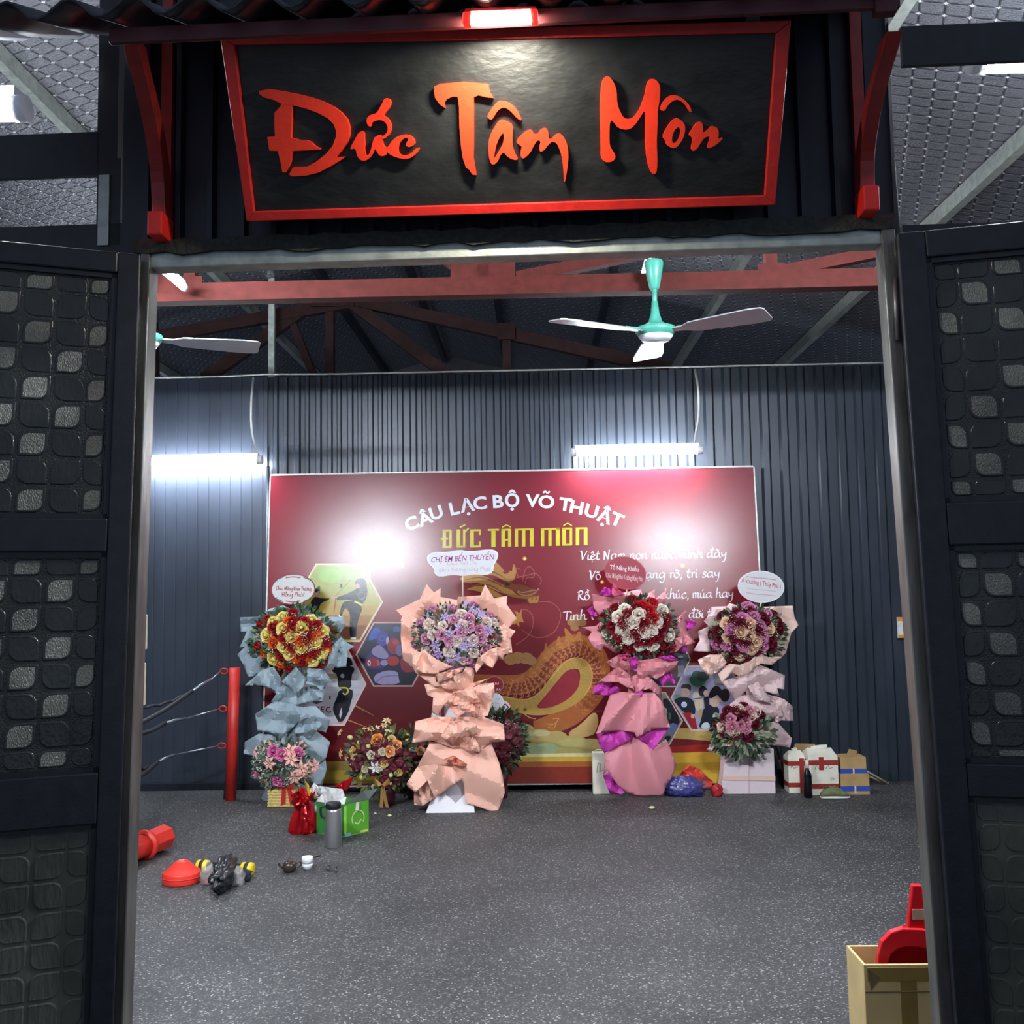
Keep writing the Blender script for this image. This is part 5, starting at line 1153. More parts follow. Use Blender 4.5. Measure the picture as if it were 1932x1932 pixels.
# ---- stand in salmon and magenta paper
ZC = (1040, 1020, 3.787); YC_ = 7.6
sc_ = thing('flower_stand', (P(1195, 1490, YC_).x, YC_, 0), 'flower stand in salmon and magenta paper with red and white roses', 'flower stand', 'opening gift flower stands')
mC = paper('#d98a92', '#c97a86'); mM = paper('#cb3fae', '#b83a9c')
core(sc_, (1195, 1190), (1198, 1495), YC_+.02, .05, .05, mC)
for pts, dy, bl, m in (([(255,495),(300,465),(330,540),(310,565)], .03, .02, mM), ([(340,390),(380,330),(430,345),(450,400)], .0, .02, mM), ([(960,580),(1000,560),(1040,590),(1010,630),(970,645)], .0, .02, mM), ([(890,690),(950,710),(980,790),(930,800)], -.02, .02, mM),
                ([(290,380),(340,390),(430,390),(480,380),(640,345),(660,400),(740,345),(740,420),(825,350),(800,520),(700,560),(480,560),(400,560),(330,520),(300,470)], .02, -.02, mC), ([(440,300),(480,350),(530,385),(470,400),(430,390)], -.06, .02, paper('#e2648c')),
                ([(215,620),(320,610),(370,560),(420,640),(400,700),(450,740),(500,780),(460,810),(380,750),(350,800),(280,740),(265,690),(290,650)], -.05, .03, mC), ([(870,590),(960,500),(970,570),(960,640),(1030,725),(960,690),(900,680),(850,700),(830,640)], -.03, .03, mC), ([(880,700),(960,670),(1030,730),(940,750),(900,790),(850,800)], -.08, .03, mC),
                ([(300,1040),(420,1000),(500,1060),(490,1110),(410,1105),(300,1100)], -.04, .04, mM), ([(760,980),(850,935),(900,1030),(830,1010),(795,1040)], -.08, .03, mM),
                ([(315,1025),(400,960),(480,890),(560,960),(600,1085),(480,1010),(420,1010)], -.1, .05, mC), ([(560,980),(640,940),(720,990),(790,1060),(790,1120),(700,1060),(600,1085)], -.1, .05, mC), ([(390,870),(480,815),(570,830),(630,900),(540,930),(440,910)], -.14, .04, mC), ([(610,860),(760,840),(910,860),(880,920),(750,990),(700,960),(640,1000),(605,930)], -.14, .04, mC),
                ([(560,850),(600,820),(625,880),(600,935),(575,910)], -.19, .02, mM), ([(470,820),(560,805),(575,830),(520,860)], -.19, .02, paper('#e05a8c')), ([(760,830),(860,820),(910,850),(830,858)], -.19, .02, mM), ([(590,1080),(640,1070),(675,1090),(610,1145)], -.14, .02, mM),
                ([(325,1385),(480,1340),(600,1350),(605,1405),(500,1460),(380,1520),(340,1450)], -.08, .05, mM), ([(605,1405),(720,1340),(845,1335),(720,1505),(650,1440)], -.08, .05, mM),
                ([(390,1520),(500,1455),(580,1405),(640,1425),(720,1490),(820,1420),(850,1480),(895,1600),(870,1680),(820,1750),(800,1820),(640,1825),(540,1800),(470,1740),(400,1640),(370,1680),(385,1570)], -.04, .1, mC), ([(370,1680),(430,1640),(480,1730),(525,1800),(500,1812),(420,1812)], -.06, .03, mM),
                ([(420,1105),(500,1080),(600,1090),(740,1090),(790,1150),(820,1240),(850,1335),(720,1350),(612,1410),(595,1370),(480,1355),(320,1380),(370,1240)], -.13, .07, mC)):
    sheet(sc_, pts, ZC, YC_+dy, m, bl, .025)
cC, rC = (1207, 1182), (66, 52)
greenery(sc_, 'rose_leaves', cC, rC, YC_-.04, .18, 420, .05, 1.04, ['#2f4630', '#3e5a3c', '#1e2e22', '#566a4c'])
sprinkle(sc_, 'filler_blooms', cC, rC, YC_-.04, .18, 36, .004, '#dcd6c0')
for c, L_ in (('#8e1226', [(460,495),(575,430),(545,530),(380,555),(440,615),(660,595),(820,560),(800,610),(520,590),(630,715),(700,700),(560,760),(690,790),(800,740),(780,800),(860,770),(495,680),(760,680),(540,800),(600,660),(375,620),(610,480)]), ('#c01b26', [(650,470),(720,450),(690,500),(730,560)]),
              ('#efe4d6', [(525,492),(483,547),(628,527),(585,585),(400,662),(507,638),(550,692),(665,655),(722,640),(840,675),(632,750),(727,745),(755,585),(795,500)])):
    for x, y in zc_(L_, *ZC): put(sc_, 'rose', c, x, y, 12, cC, rC, YC_-.04, .18)
o, fn = card(sc_, oval(1180, 1081, 38, 29, rot=.25), YC_+.0, '#a02a3c', '#b9404e', stick=((1182, 1108), (1184, 1150)))
p = Print(fn, crop=ZC); p.off = .001
type_line(p, 'Tổ Năng Khiếu', 420, 205, 624, 222, 34, '#efdfe0', .012); p.done('card_lettering', o, cardink); p = Print(fn, crop=ZC); p.off = .001; type_line(p, 'Chúc Mừng Khai Trương Hồng Phát', 392, 262, 655, 292, 36, '#e6cfd2', .004)
p.done('card_lettering', o, cardink)

# ---- stand in dusty pink paper
ZD = (1240, 1060, 4.111); YD_ = 7.62
sd = thing('flower_stand', (P(1415, 1490, YD_).x, YD_, 0), 'two-tier flower stand in dusty pink paper beside the cartons', 'flower stand', 'opening gift flower stands')
mD = paper('#cdb0b0', '#bfa0a2'); mD2 = paper('#dcb9ab', '#d1a795'); mDb = paper('#d9c8cc')
core(sd, (1415, 1200), (1420, 1490), YD_+.07, .04, .04, mD)
for pts, dy, bl, m in (([(280,690),(330,610),(315,540),(400,500),(360,460),(420,390),(420,350),(540,345),(560,320),(660,350),(640,480),(520,560),(500,640),(480,700),(330,695)], .02, -.02, mD), ([(820,350),(1050,340),(1065,430),(1100,490),(1040,550),(1000,700),(960,750),(890,770),(850,680),(900,560),(940,430)], .0, .02, mD2),
                ([(500,930),(640,880),(800,800),(990,880),(985,990),(930,980),(950,1040),(860,1010),(760,1000),(700,990),(610,1080),(560,1000)], -.03, .06, mD), ([(700,960),(780,930),(830,1000),(900,1090),(760,1080)], -.1, .03, mD),
                ([(315,760),(400,720),(500,720),(540,780),(470,860),(390,880),(345,830)], -.1, .04, mD2), ([(470,870),(560,790),(640,800),(720,770),(790,700),(860,740),(960,740),(890,800),(800,790),(700,870),(640,890),(580,860),(500,935)], -.13, .04, mD2),
                ([(560,1110),(640,1040),(820,1020),(940,1050),(980,1200),(820,1230),(760,1300),(560,1300),(500,1200)], -.03, .06, mD), ([(920,1040),(990,1070),(1050,1120),(1060,1235),(960,1230),(900,1260)], -.02, .04, mD),
                ([(700,1250),(930,1240),(1045,1370),(1030,1440),(900,1420),(760,1440),(600,1440),(560,1330)], -.01, .05, mD), ([(380,1460),(430,1410),(520,1420),(560,1450),(470,1490)], -.06, .02, mDb)):
    sheet(sd, pts, ZD, YD_+dy, m, bl, .025)
fb = [zc_([(530, 1440), (905, 1450), (920, 1790), (495, 1775)], *ZD)]
A_, B_, C_, D_ = [P(*q, YD_-.02) for q in fb[0]]; C_.z = D_.z = 0
bx_ = MB(); dp = Vector((0, .15, 0)); bx_.add([A_, B_, C_, D_, A_+dp, B_+dp, C_+dp, D_+dp], [(0, 1, 2, 3), (4, 7, 6, 5), (0, 4, 5, 1), (1, 5, 6, 2), (2, 6, 7, 3), (3, 7, 4, 0)])
bx_.build('foot_box', mDb, sd, bevel=.006)
mm = (A_+B_)/2; nn = (C_+D_)/2; MB().bar(mm+Vector((0, -.004, 0)), nn+Vector((0, -.004, .01)), .008, .008).build('paper_seam', mD, sd)
MB().bar(D_.lerp(A_, .36)+Vector((0, -.003, 0)), C_.lerp(B_, .34)+Vector((0, -.003, 0)), .006, .035).build('paper_band', mD2, sd)
cD, rD = (1412, 1196), (66, 52)
greenery(sd, 'rose_leaves', cD, rD, YD_-.04, .18, 420, .05, 1.0, ['#33482f', '#455a3a', '#1e2c20', '#7d8a62'])
sprinkle(sd, 'filler_blooms', cD, rD, YD_-.04, .18, 40, .004, '#dcd6c0')
for c, L_ in (('#6a0f26', [(515,425),(620,405),(590,470),(650,490),(720,390),(815,440),(930,470),(775,525),(480,540),(500,600),(588,580),(690,610),(870,600),(610,680),(765,690),(455,680),(580,725),(900,420),(940,520),(880,650),(690,735),(435,570),(840,480)]),
              ('#cf86ae', [(745,432),(655,440),(580,528),(815,588),(820,650),(665,655),(540,640),(470,635),(850,410),(800,505),(730,375),(700,350)]), ('#e8c8a8', [(645,545),(720,480),(735,670),(860,520),(515,705),(540,480),(720,575),(645,725),(770,610),(550,590)])):
    for x, y in zc_(L_, *ZD): put(sd, 'rose', c, x, y, 12, cD, rD, YD_-.04, .18)
cD2, rD2 = (1398, 1370), (46, 40)
greenery(sd, 'fern_leaves', (1400, 1385), (52, 36), YD_-.09, .13, 300, .06, 1.1, ['#33482f', '#455a3a', '#1e2c20', '#8a9678'])
for c, L_ in (('#6a0f26', [(670,1130),(670,1195),(550,1160),(800,1190),(530,1210),(600,1335),(700,1350),(520,1320),(470,1270),(755,1255),(620,1160)]), ('#dc98ac', [(570,1220),(690,1245),(650,1270),(580,1275),(720,1165),(690,1295)]), ('#edd3c4', [(512,1285),(735,1195),(640,1150),(590,1310),(765,1160)])):
    for x, y in zc_(L_, *ZD): put(sd, 'rose', c, x, y, 10.5, cD2, rD2, YD_-.1, .13)
o, fn = card(sd, oval(1436, 1107, 42, 28.5, rot=.06), YD_-.03, '#cccbcd', '#dadadc', stick=((1436, 1134), (1434, 1170)))
p = Print(fn, crop=ZD); p.off = .001
type_line(p, 'A khương ( Thúy Phú )', 655, 158, 958, 208, 38, '#b23242', .008); p.done('card_lettering', o, cardink); p = Print(fn, crop=ZD); p.off = .001
for y, c in ((215, '#b9b3b8'), (250, '#c79aa0'), (125, '#c08a92')): p.ribbon([(690, y-12), (760, y), (830, y+4), (920, y+16)], 7, c)
p.done('card_ornament', o, cardink)['kind'] = 'stuff'

# =================================================================== baskets and bouquets on the floor
ZP = (480, 1350, 5.682)
YP = 7.32
bk = thing('flower_basket', (P(531, 1520, YP).x, YP, 0), 'small basket of pink roses and lilies with a red bow before the blue stand', 'flower basket')
a, b = P(505, 1522, YP), P(557, 1490, YP); x0, x1, hz = a.x, b.x, b.z
m_wk = mat('#c9b26a', .6, var=.25, vscale=60, bump=.3, bscale=120, name='pale_wicker')
MB().box(x0, x1, YP, YP+.14, 0, hz).build('basket_body', m_wk, bk, bevel=.006)
for k in range(6):
    z = hz*(k+.5)/6; MB().box(x0-.003, x1+.003, YP-.004, YP+.144, z-.005, z+.005).build('weave_strip', m_wk, bk, bevel=.002)
m_rib_ = mat('#b81f22', .4, var=.15, name='red_ribbon')
for dx in (-.012, .022):
    q = P(540, 1487, YP-.01); MB().add([(q.x+dx-.018, YP-.012, q.z), (q.x+dx+.012, YP-.014, q.z), (q.x+dx*2+.02, YP-.012, .03), (q.x+dx*2-.014, YP-.012, .015)], [(0, 1, 2, 3)]).build('ribbon_tail', m_rib_, bk, recalc=False)
for s in (-1, 1):
    q = P(540, 1486, YP-.012); MB().add([(q.x, YP-.02, q.z), (q.x+s*.05, YP-.03, q.z+.03), (q.x+s*.06, YP-.02, q.z-.01)], [(0, 1, 2)]).build('bow_loop', m_rib_, bk, recalc=False, solid=.004)
cP, rP = (532, 1442), (52, 44)
greenery(bk, 'basket_leaves', cP, rP, YP+.05, .14, 380, .042, 1.02, ['#3f5240', '#52634e', '#2b3a2c', '#6c7c62']); sprinkle(bk, 'filler_blooms', cP, rP, YP+.05, .14, 40, .004, '#e0dccc')
for c, kd, r, L_ in (('#e07ab0', 'rose', 11.5, [(210,385),(290,420),(465,410),(260,700),(30,625)]), ('#efb0a0', 'star', 15, [(140,320),(30,390),(165,510),(390,465),(490,560),(640,540),(430,660),(105,710),(590,540),(520,590),(490,330),(375,380),(150,740),(560,610)])):
    for x, y in zc_(L_, *ZP): put(bk, kd, c, x, y, r, cP, rP, YP+.05, .14)
def bouquet(name, label, c, rad, Y, pot, burg, extra, n_leaf=260, leafcol=None):
    b = thing(name, (P(c[0], 1510, Y).x, Y, 0), label, 'flower bouquet')
    g = G(c[0], pot[2]); 
    xa, xb = P(pot[0], pot[2], Y-.06).x, P(pot[1], pot[2], Y-.06).x; zt_ = P(c[0], pot[3], Y-.06).z
    xm = (xa+xb)/2; w = (xb-xa)/2
    MB().lathe([(w*.7, 0), (w*.8, zt_*.3), (w*.75, zt_*.6), (w*1.15, zt_), (w*.6, zt_*.98)], (xm, Y, 0), 14).build('wrapped_pot', mat('#4a1020', .45, var=.3, bump=.2, bscale=30, name='burgundy_wrap'), b)
    greenery(b, 'bouquet_leaves', c, rad, Y, .17, n_leaf, .055, 1.1, leafcol or ['#2f4029', '#47532f', '#22301f', '#6a6a3a'])
    rnd = random.Random(11); pts = []
    while len(pts) < burg:
        t, r = rnd.uniform(0, 6.283), math.sqrt(rnd.random())*.92; q = (c[0]+rad[0]*r*math.cos(t), c[1]+rad[1]*r*math.sin(t))
        if all(math.hypot(q[0]-k[0], q[1]-k[1]) > 8.5 for k in pts) or rnd.random() < .05: pts.append(q)
    for q in pts: put(b, 'carnation', '#5a0f22', q[0], q[1], 10, c, rad, Y, .16)
    for kd, col, r, L_ in extra:
        for x, y in zc_(L_, *ZP): put(b, kd, col, x, y, r, c, rad, Y, .185)
    return b
YQ = 7.36
b1 = bouquet('flower_bouquet', 'burgundy and gold bouquet with a gold bow left of the peach stand', (718, 1432), (58, 54), YQ, (708, 748, 1518, 1478), 34,
    [('rose', '#e8a04e', 12, [(1320, 265)]), ('rose', '#eeb27a', 10, [(1450, 385), (1520, 320)]), ('rose', '#e6e2c8', 7.5, [(1250, 420), (1185, 575), (1340, 560), (1370, 390)]), ('bud', '#c9cf8a', 5, [(1025, 235), (1125, 290), (1065, 575), (1050, 520), (1275, 765), (1455, 720), (1460, 640), (1155, 660), (1220, 330)]),
     ('rose', '#e6cf86', 7.5, [(1065, 640), (1390, 520), (1545, 610), (1470, 250), (1060, 380)]), ('star', '#d9c48c', 9, [(1165, 160), (1310, 140), (1420, 60), (1390, 110), (1450, 150), (920, 185), (930, 410), (990, 450), (1100, 450), (1250, 140), (1420, 180), (1060, 440)]), ('star', '#e3e2e2', 12, [(1295, 555)])])
m_gold = mat('#b08a4c', .35, metal=.3, var=.15, name='gold_ribbon')
q = P(721, 1480, YQ-.2)
for s in (-1, 1):
    MB().add([(q.x, q.y, q.z), (q.x+s*.05, q.y-.02, q.z+.05), (q.x+s*.055, q.y, q.z+.005), (q.x+s*.02, q.y-.03, q.z-.01)], [(0, 1, 2, 3)]).build('bow_loop', m_gold, b1, recalc=False, solid=.004)
    MB().add([(q.x-.008, q.y, q.z), (q.x+.012, q.y, q.z), (q.x+.02+s*.02, q.y+.04, .015), (q.x-.005+s*.02, q.y+.04, .02)], [(0, 1, 2, 3)]).build('ribbon_tail', m_gold, b1, recalc=False, solid=.003)
b2 = bouquet('flower_bouquet', 'burgundy bouquet with pale buds half hidden by the peach stand', (782, 1436), (34, 54), 7.6, (762, 800, 1506, 1480), 14,
    [('bud', '#cfd08a', 5, [(1640, 265), (1640, 215), (1650, 490), (1625, 420), (1560, 520)]), ('rose', '#dcb27a', 8, [(1780, 380), (1690, 590)]), ('rose', '#e2dcc0', 7, [(1590, 640), (1700, 350)])])
YR = 7.58
b3 = bouquet('flower_bouquet', 'dark burgundy bouquet with three cards behind the peach stand', (944, 1396), (40, 52), YR, (925, 962, 1506, 1460), 30, [], 360, ['#2a3d28', '#3d5236', '#1c2a1c', '#4f6244'])
sprinkle(b3, 'filler_blooms', (948, 1390), (34, 46), YR, .17, 12, .004, '#d8cfd2')
Z8 = (860, 1240, 7.43)
o, fn = card(b3, oval(933, 1292, 16.5, 15), YR+.02, '#8f1f2e', '#c99aa0'); p = Print(fn, crop=Z8); p.off = .001
[p.ribbon(q, 9, '#e6d0d2') for q in ([(510, 392), (520, 360), (540, 385)], [(548, 388), (560, 355), (575, 382)], [(580, 380), (596, 358), (592, 384)], [(570, 470), (580, 440), (596, 465)], [(602, 462), (616, 440), (622, 460)])]; p.done('card_ornament', o, cardink)['kind'] = 'stuff'
o, fn = card(b3, [(x, y) for x, y in rounded(zc_([(640, 620), (690, 610), (755, 670), (760, 720), (700, 745), (600, 765), (560, 740)], *Z8))], YR+.0, '#e6c8cc', '#f0dcdc'); p = Print(fn, crop=Z8); p.off = .001
p.ribbon([(620, 730), (650, 690), (690, 660), (735, 700), (715, 720)], 16, '#4a2230'); p.done('card_lettering', o, cardink)
o, fn = card(b3, oval(935, 1325, 14.5, 16), YR-.02, '#d8dee2', '#e8eef0'); p = Print(fn, crop=Z8); p.off = .001
for a in ([(500, 660), (540, 640), (600, 650)], [(560, 580), (600, 590), (620, 570)], [(500, 710), (540, 700), (570, 720)]): p.ribbon(a, 9, '#8f9aa4')
p.done('card_ornament', o, cardink)['kind'] = 'stuff'
# =================================================================== things lying about
def crumple(mb, c, rx, ry, rz, amp, seed, sub=3, flat=True, mi=0, M=None, fold=5.):
    """a creased lump resting on its base"""
    from mathutils import noise
    bm = bmesh.new(); bmesh.ops.create_icosphere(bm, subdivisions=sub, radius=1); c = Vector(c)
    vs = []
    for v in bm.verts:
        n = v.co.normalized(); q = n*fold*.35+Vector((seed*3.1, seed*1.7, seed*.9))
        k = 1+amp*(abs(noise.noise(q*1.3))*2-.5)+amp*.5*(abs(noise.noise(q*3.1))*2-.4)
        p = Vector((n.x*rx*k, n.y*ry*k, n.z*rz*k))
        if flat: p.z = max(p.z, -rz*.72)
        if M: p = M @ p
        vs.append(c+p+Vector((0, 0, rz*.72)))
    mb.add(vs, [[x.index for x in f.verts] for f in bm.faces], mi, True); bm.free(); return mb
def one(mb, name, m, label, cat, group=None, **k): return tag(mb.build(name, m, **k), label, cat, group)

# ---- red corner post of the ring and its ropes
pb = G(435, 1509); YP_ = pb.y; pt = P(443, 1260, YP_)
po = thing('ring_post', (pb.x, pb.y, 0), 'red steel corner post of a boxing ring before the smooth wall panels', 'post')
m_post = mat('#c02a22', .45, var=.12, vscale=12, name='red_post_paint')
MB().tube([(pb.x, pb.y, 0), pt], .041, 18).build('post_tube', m_post, po)
ropes = []
for k, (px, py) in enumerate(((430, 1266), (428, 1337), (426, 1407))):
    q = P(px, py, YP_-.02); ring = [q+Vector((-.03+.028*math.cos(t), 0, .02*math.sin(t))) for t in [2*math.pi*i/10 for i in range(11)]]
    MB().tube(ring, .006, 6).build('eyelet', m_post, po); ropes.append(q+Vector((-.05, 0, 0)))
MB().bar((pb.x-.05, pb.y+.02, .0), (pb.x-.03, pb.y+.01, .2), .02, .02).build('foot_strut', m_black, po)
m_steel = mat('#9aa0a6', .3, metal=.8, name='bright_steel'); m_rope = mat('#23262d', .6, var=.2, vscale=60, bump=.4, bscale=140, name='black_rope')
for k, (end, tb0, tb1, lab) in enumerate((((250, 1372, 6.3), (398, 1282), (362, 1304), 'top'), ((250, 1388, 6.3), (350, 1356), (312, 1364), 'middle'), ((248, 1472, 6.3), (330, 1424), (298, 1437), 'bottom'))):
    a = ropes[k]; e = P(*end); f = (a-P(tb0[0], tb0[1], 7.1)).length/(a-e).length
    b0 = P(*tb0, YP_-.15); b1 = P(*tb1, YP_-.3)
    rp = thing('ring_rope', e, '%s black ring rope stretched from the red post by a steel turnbuckle' % lab, 'rope')
    MB().tube([a, b0], .006, 6).build('wire', m_steel, rp); MB().tube([b0, b0.lerp(b1, .5)+Vector((0, 0, .004)), b1], .011, 8).build('turnbuckle', m_steel, rp)
    MB().lathe([(0, -.014), (.016, 0), (0, .014)], b1, 8).build('shackle', m_steel, rp)
    MB().tube(smooth_path([b1, b1.lerp(e, .5)+Vector((0, 0, -.015)), e]), .015, 8).build('rope_strand', m_rope, rp)
for a, b, lab in (((362, 1304, YP_-.3), (250, 1336, 6.6), 'thin slack black rope behind the top ring rope'), ((298, 1437, YP_-.3), (248, 1446, 6.6), 'thin slack black rope behind the bottom ring rope')):
    A, B = P(*a), P(*b); pts = [A.lerp(B, i/14)+Vector((0, .004*math.sin(i*2), .006*math.cos(i*2)-.03*math.sin(i/14*math.pi))) for i in range(15)]
    one(MB().tube(pts, .01, 6), 'slack_rope', m_rope, lab, 'rope')
m_cream = mat('#d9cfb2', .6, name='cream_pad')
pp = P(250, 1300, 5.6); pd = thing('padded_post', (pp.x, 5.64, 0), 'dark ring post with cream pads peeping past the left gate post', 'post')
MB().tube([(pp.x-.02, 5.66, 0), (pp.x-.02, 5.66, P(250, 1120, 5.6).z)], .035, 12).build('post_tube', m_black, pd)
for a, b in (((246, 1160), (272, 1226)), ((242, 1252), (269, 1332))):
    A, B = P(*a, 5.6), P(*b, 5.6); MB().box(A.x, B.x, 5.6, 5.65, B.z, A.z).build('pad', m_cream, pd, bevel=.006)
A, B = P(1698, 1165, YW-.1), P(1716, 1204, YW-.1)
ws = thing('wall_notice', ((A.x+B.x)/2, YW-.05, B.z), 'small white and orange notice on the ribbed wall by the right gate post', 'notice')
MB().box(A.x, B.x, YW-.05, YW-.025, B.z, A.z).build('notice_board', mat('#d5d6d6', .5), ws)
for z0, z1 in ((A.z-.03, A.z), (B.z, B.z+.025)): MB().box(A.x-.001, B.x, YW-.053, YW-.05, z0, z1).build('notice_band', mat('#d98a2a', .5), ws)

# ---- left foreground litter
m_rp = mat('#e0362a', .38, var=.06, name='red_plastic_gloss')
a, b = G(232, 1612, .08), G(311, 1578, .08); d = (b-a).normalized()
cn = thing('training_cone', G(285, 1612), 'red plastic cone lying on its side by the left gate post', 'cone')
A_ = d.to_track_quat('Z', 'Y').to_matrix()
MB().lathe([(.065, .0), (.068, .02), (.074, .02), (.076, .2), (.06, .205), (.055, .19), (0, .19)], b-d*.21, 8, A=A_, smooth=False).build('cone_body', m_rp, cn, bevel=.004)
MB().lathe([(.085, 0), (.088, .025), (.07, .035), (.07, .0)], b-d*.23, 16, A=A_).build('cone_collar', m_rp, cn)
MB().lathe([(.06, -.18), (.066, .0), (.05, .0)], b-d*.23, 12, A=A_).build('cone_stem', m_rp, cn)
g = G(343, 1664); dc = thing('marker_cone', g, 'red dome marker cone on the floor beside the black bag', 'cone')
MB().lathe([(.098, 0), (.1, .006), (.099, .05), (.096, .056), (.09, .057), (.034, .108), (.024, .112), (.02, .108), (0, .108)], g, 28).build('dome_shell', m_rp, dc)
MB().lathe([(.101, .03), (.1025, .032), (.101, .034)], g, 28).build('rim_line', m_rp, dc)
# roller with yellow grips
m_yel = mat('#e6c81c', .45, name='yellow_foam'); m_blk = mat('#15161a', .5, var=.2, name='black_rubber')
a, b = G(372, 1634, .035), G(478, 1640, .035); d = (b-a).normalized(); A_ = d.to_track_quat('Z', 'Y').to_matrix()
rl = thing('exercise_roller', (a+b)/2-Vector((0, 0, .035)), 'black exercise roller with yellow grips behind the black bag', 'roller')
L_ = (b-a).length
MB().lathe([(.0, .05), (.024, .05), (.026, L_*.5), (.024, L_-.05), (0, L_-.05)], a, 14, A=A_).build('roller_tube', m_blk, rl)
for t in (0, L_-.07):
    MB().lathe([(.02, t), (.034, t+.006), (.036, t+.02), (.036, t+.05), (.034, t+.064), (.02, t+.07)], a, 12, A=A_).build('grip', m_yel, rl)
    MB().lathe([(.0365, t+.026), (.038, t+.03), (.038, t+.044), (.0365, t+.048)], a, 12, A=A_).build('grip_band', m_blk, rl)
m_bag = mat('#1d1f25', .28, var=.3, vscale=8, bump=.35, bscale=26, name='black_plastic_bag', spec=.7)
m_clear = mat('#d8d2d0', .18, var=.15, vscale=9, bump=.4, bscale=30, name='clear_plastic', alpha=.28)
g0, g1 = G(412, 1688), G(432, 1650); mid = (g0+g1)/2; hd = math.atan2(g1.y-g0.y, g1.x-g0.x)
M_ = Matrix.Rotation(hd, 3, 'Z'); l = (g1-g0).length
bb = MB(); crumple(bb, mid, l*.62, .055, .075, .3, 2.3, 4, M=M_, fold=5.); 
one(bb, 'plastic_bag', m_bag, 'crumpled black plastic bag on the floor', 'bag')
bt = thing('clear_bag', G(394, 1670), 'clear plastic bag with red contents between the marker cone and the black bag', 'bag')
crumple(MB(), G(394, 1668), .045, .04, .055, .35, 5.2, 3).build('bag_film', m_clear, bt)
crumple(MB(), G(394, 1668), .034, .028, .02, .3, 1.2, 2).build('bag_contents', mat('#a04a44', .5), bt)
q = P(391, 1632, G(394, 1668).y); MB().add([q+Vector((-.02, 0, -.02)), q+Vector((0, 0, .03)), q+Vector((.03, .01, 0)), q+Vector((.01, -.02, -.03))], [(0, 1, 2), (0, 2, 3)]).build('bag_tail', m_clear, bt, recalc=False)
one(crumple(MB(), G(450, 1670), .032, .035, .055, .35, 8.2, 3), 'clear_bag', m_clear, 'empty clear plastic bag at the right side of the black bag', 'bag')
one(crumple(MB(), G(463, 1662), .03, .035, .035, .4, 9.7, 3), 'dark_cloth', mat('#171c2c', .8, var=.25, name='navy_cloth', bump=.3, bscale=20), 'dark navy cloth bundled behind the black bag', 'cloth')
# teapot, cups and bits
g = G(546, 1645); tp = thing('teapot', g, 'small dark brown clay teapot on the floor', 'teapot')
m_clay = mat('#3b2c26', .3, var=.15, name='dark_clay')
MB().lathe([(.022, 0), (.034, .01), (.04, .03), (.034, .048), (.02, .056), (0, .057)], g, 20).build('pot_body', m_clay, tp)
MB().lathe([(.019, .055), (.016, .061), (.005, .064), (.006, .072), (.003, .076), (0, .076)], g, 14).build('lid', m_clay, tp)
MB().tube(smooth_path([g+Vector(v) for v in ((-.034, -.01, .025), (-.05, -.014, .038), (-.055, -.016, .052))]), .006, 8).build('spout', m_clay, tp)
MB().tube(smooth_path([g+Vector(v) for v in ((.034, .01, .044), (.056, .014, .05), (.06, .015, .034), (.04, .01, .018))]), .004, 6).build('handle', m_clay, tp)
g = G(580, 1641); tc_ = thing('tea_cup', g, 'white porcelain tea cup stacked on another beside the teapot', 'cup')
m_por = mat('#e9eaec', .22, var=.02, name='white_porcelain', coat=.4)
MB().lathe([(.014, 0), (.02, .006), (.029, .022), (.03, .036), (.027, .036), (.02, .012), (0, .01)], g, 20).build('lower_cup', m_por, tc_)
MB().lathe([(.02, .034), (.03, .04), (.0315, .055), (.031, .071), (.028, .071), (.026, .05), (0, .046)], g, 20).build('upper_cup', m_por, tc_)
m_gl = mat('#dfe6e8', .05, var=0, trans=.95, name='clear_glass')
for k, (px, py, lab) in enumerate(((618, 1637, 'tiny clear glass cup lying left of its twin on the floor'), (632, 1640, 'tiny clear glass cup lying right of its twin on the floor'))):
    g = G(px, py, .014); A_ = Vector((.8, -.5, .15)).normalized().to_track_quat('Z', 'Y').to_matrix()
    one(MB().lathe([(.008, -.012), (.014, .012), (.0125, .012), (.007, -.008), (0, -.009)], g, 14, A=A_), 'glass_cup', m_gl, lab, 'cup')
one(MB().tube([G(592, 1617, .004), G(604, 1614, .004)], .004, 6), 'dark_stick', m_clay, 'short dark stick on the floor behind the white cup', 'stick')
# thermos
g = G(629, 1598); th = thing('thermos_flask', g, 'tall brushed steel thermos flask with a black lid before the green box', 'flask'); h_ = .262
MB().lathe([(.046, 0), (.049, .004), (.049, h_*.8), (.047, h_*.84), (.042, h_*.87)], g, 32).build('flask_body', mat('#b5b6b6', .3, metal=.8, var=.06, vscale=60, name='brushed_steel', stretch=(1, 1, .05)), th)
MB().lathe([(.042, h_*.865), (.046, h_*.88), (.046, h_*.985), (.043, h_), (0, h_)], g, 28).build('lid', m_blk, th)
MB().tube(smooth_path([g+Vector(v) for v in ((-.045, -.01, h_*.93), (-.072, -.014, h_*.9), (-.07, -.014, h_*.72), (-.05, -.01, h_*.66))]), .007, 8).build('handle', m_blk, th)
